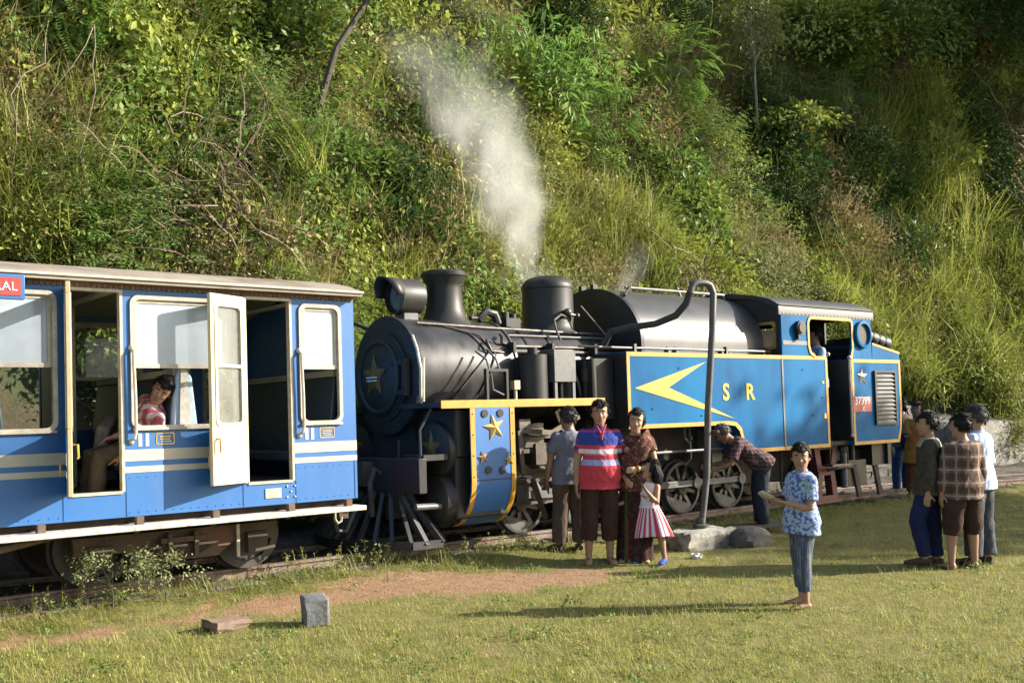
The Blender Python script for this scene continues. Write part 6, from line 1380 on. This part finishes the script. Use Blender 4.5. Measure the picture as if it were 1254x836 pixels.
# --- three men watching on the grass
def jacket(h): return h.mix(h.mix((.055,.050,.036),(.04,.037,.028),h.noise(20)),(.30,.27,.19), h.m('MULTIPLY', h.m('GREATER_THAN',h.Z,1.26), h.m('LESS_THAN',h.m('ABSOLUTE',h.Y),.15)))
person('man in a dark olive jacket and navy track trousers standing with one knee bent', (10.45,5.73,.0), 118, 1.62, skin='a', head=(18,6,0), arms=[((-.05,.16,-1),(.10,.06,-1),(0,-1,0)),((.0,-.16,-1),(.12,-.05,-1),(0,1,0))],
    legs=[((.30,.06,-1),(-.22,.03,-1),6),((-.08,-.05,-1),(-.10,-.02,-1),-8)], shirt=dict(mat=pattern('olive_jacket',jacket),sleeve=1.92,hem=-.12,ease=.03,name='jacket'), pants=dict(mat=cl('navy_trousers',(.016,.024,.075)),ease=.02,hemw=.05), shoes=cl('brown_shoes',(.10,.065,.045)))
def brownplaid(h):
    u = h.m('ADD', h.Y, h.m('MULTIPLY', h.X, .5)); base = h.mix((.150,.095,.070),(.060,.040,.032), h.m('MULTIPLY', h.saw(h.Z,7.5,.5), .8)); c = h.mix(base,(.05,.033,.028), h.m('MULTIPLY', h.saw(u,7.5,.5), .55)); return h.mix(c,(.26,.20,.165), h.m('MULTIPLY', h.m('MAXIMUM', h.saw(u,7.5,.14,.3), h.saw(h.Z,7.5,.14,.3)), .8))
person('man in a brown checked jacket and brown shorts with his back turned', (10.55,5.42,.0), 66, 1.60, skin='a', head=(28,4,0), girth=1.06, arms=[((.0,.24,-1),(.08,.06,-1),(0,-1,0)),((.0,-.22,-1),(.06,-.03,-1),(0,1,0))],
    legs=[((.0,.10,-1),(-.02,.04,-1),10),((.0,-.10,-1),(-.02,-.06,-1),-10)], shirt=dict(mat=pattern('brown_check',brownplaid),sleeve=1.9,hem=-.14,ease=.034,name='jacket'), pants=dict(mat=cl('brown_half_trousers',(.050,.030,.022)),len=.62,ease=.034,name='shorts'), sandal=True)
person('grey-haired man in a pale blue shirt and grey trousers among the three watching men', (10.95,5.45,.0), 92, 1.68, skin='a', head=(22,6,0), hairmat=GREYHAIR, arms=[((.0,.18,-1),(.25,.0,-1),(0,-1,0)),((-.02,-.16,-1),(.12,-.02,-1),(0,1,0))],
    shirt=dict(mat=cl('pale_blue_shirt',(.46,.56,.76),(.40,.50,.70)),sleeve=1.0,hem=-.10,ease=.026), collar=True, pants=dict(mat=cl('slate_trousers',(.070,.080,.095)),ease=.026,hemw=.07), shoes=LEATHER, legs=[((.0,.06,-1),(-.02,.03,-1),8),((-.03,-.05,-1),(-.08,-.02,-1),-8)])
# --- two women in the shade behind the engine
q = person('woman in blue jeans with a dark backpack standing in the shade behind the engine', (16.10,9.32,.06), 75, 1.60, female=True, skin='b', hair='bun', head=(-15,5,0), voxel=.012, shirt=dict(mat=cl('faded_top',(.12,.085,.075)),sleeve=.8,hem=-.10,ease=.02), pants=dict(mat=cl('blue_jeans',(.035,.065,.16)),ease=.016), shoes=LEATHER,
    arms=[((.3,.2,-.9),(.7,.1,.5),(0,-1,0)),((.2,-.2,-.9),(.9,-.2,.1),(0,1,0))])
o = MB().loft([((-.16,0,.78),(0,.15,0),(.07,0,0)),((-.20,0,.86),(0,.19,0),(.12,0,0)),((-.20,0,1.02),(0,.19,0),(.12,0,0)),((-.17,0,1.14),(0,.14,0),(.07,0,0))],16).tube([(-.12,.12,1.12),(.02,.13,1.40),(.12,.12,1.2)],.016,6).tube([(-.12,-.12,1.12),(.02,-.13,1.40),(.12,-.12,1.2)],.016,6).build('backpack', cl('backpack_blue',(.020,.030,.055)))
o.location = (16.10,9.32,.06); o.rotation_euler = (0,0,R(75)); tag(o, 'dark blue backpack on the back of the woman in jeans', 'backpack')
person('woman in an orange tunic and brown trousers standing beside the woman with the backpack', (15.90,8.93,.06), 215, 1.52, female=True, skin='b', hair='long', head=(-20,0,0), voxel=.012, shirt=dict(mat=cl('orange_tunic',(.38,.14,.025)),sleeve=.85,hem=-.30,flare=.05,ease=.03,name='tunic'), pants=dict(mat=cl('rust_trousers',(.14,.05,.025)),ease=.016), shoes=LEATHER,
    arms=[((.3,.15,-.9),(.8,-.3,.3),(0,-1,0)),((.3,-.15,-.9),(.8,.1,.1),(0,1,0))])
# --- driver in the cab
person('engine driver in a light blue shirt standing at the cab opening', (13.40,9.13,1.03), 150, 1.70, skin='b', head=(0,6,0), shirt=dict(mat=cl('driver_shirt',(.32,.42,.62),(.26,.35,.54)),sleeve=.75,hem=-.10,ease=.022), collar=True, pants=dict(mat=cl('driver_trousers',(.05,.05,.06)),ease=.02), shoes=LEATHER, arms=[((.2,.2,-1),(.8,0,-.3),(0,-1,0)),((.1,-.2,-1),(.5,-.1,-.8),(0,1,0))], voxel=.011)
# --- passenger leaning out of his seat
def redcheck(h):
    u = h.m('ADD', h.Y, h.m('MULTIPLY', h.X, .7)); c = h.mix((.62,.55,.55),(.36,.05,.06), h.m('MULTIPLY', h.saw(u,13.0,.42), .9)); return h.mix(c,(.30,.06,.08), h.m('MULTIPLY', h.saw(h.Z,13.0,.4), .6))
person('passenger in a red and white checked shirt leaning his head towards the coach window', (3.36,9.24,.985), 182, 1.62, torso=(-.04,.46,.88), lift=.345, head=(58,-4,-16), skin='a',
    legs=[((1,.10,-.08),(.10,.02,-1),6),((1,-.05,-.10),(.02,.0,-1),-4)], arms=[((.25,.05,-1),(.8,-.45,-.25),(0,-.5,-1)),((.3,-.15,-1),(.85,.2,-.2),(0,.5,-1))],
    shirt=dict(mat=pattern('red_check',redcheck),sleeve=.8,hem=-.06,ease=.02), collar=True, pants=dict(mat=cl('khaki_trousers',(.12,.095,.065)),ease=.02), shoes=cl('white_shoes',(.5,.48,.45)), voxel=.009)
o = MB().box(-.20,.20,-.06,.06,0,.34).build('cloth_bag', cl('beige_bag',(.42,.36,.29)), bevel=.03); o.location = (3.22,9.85,1.26); o.rotation_euler = (R(10),R(-14),R(60)); tag(o, 'beige cloth bag on the seat beside the open coach doorway', 'bag')
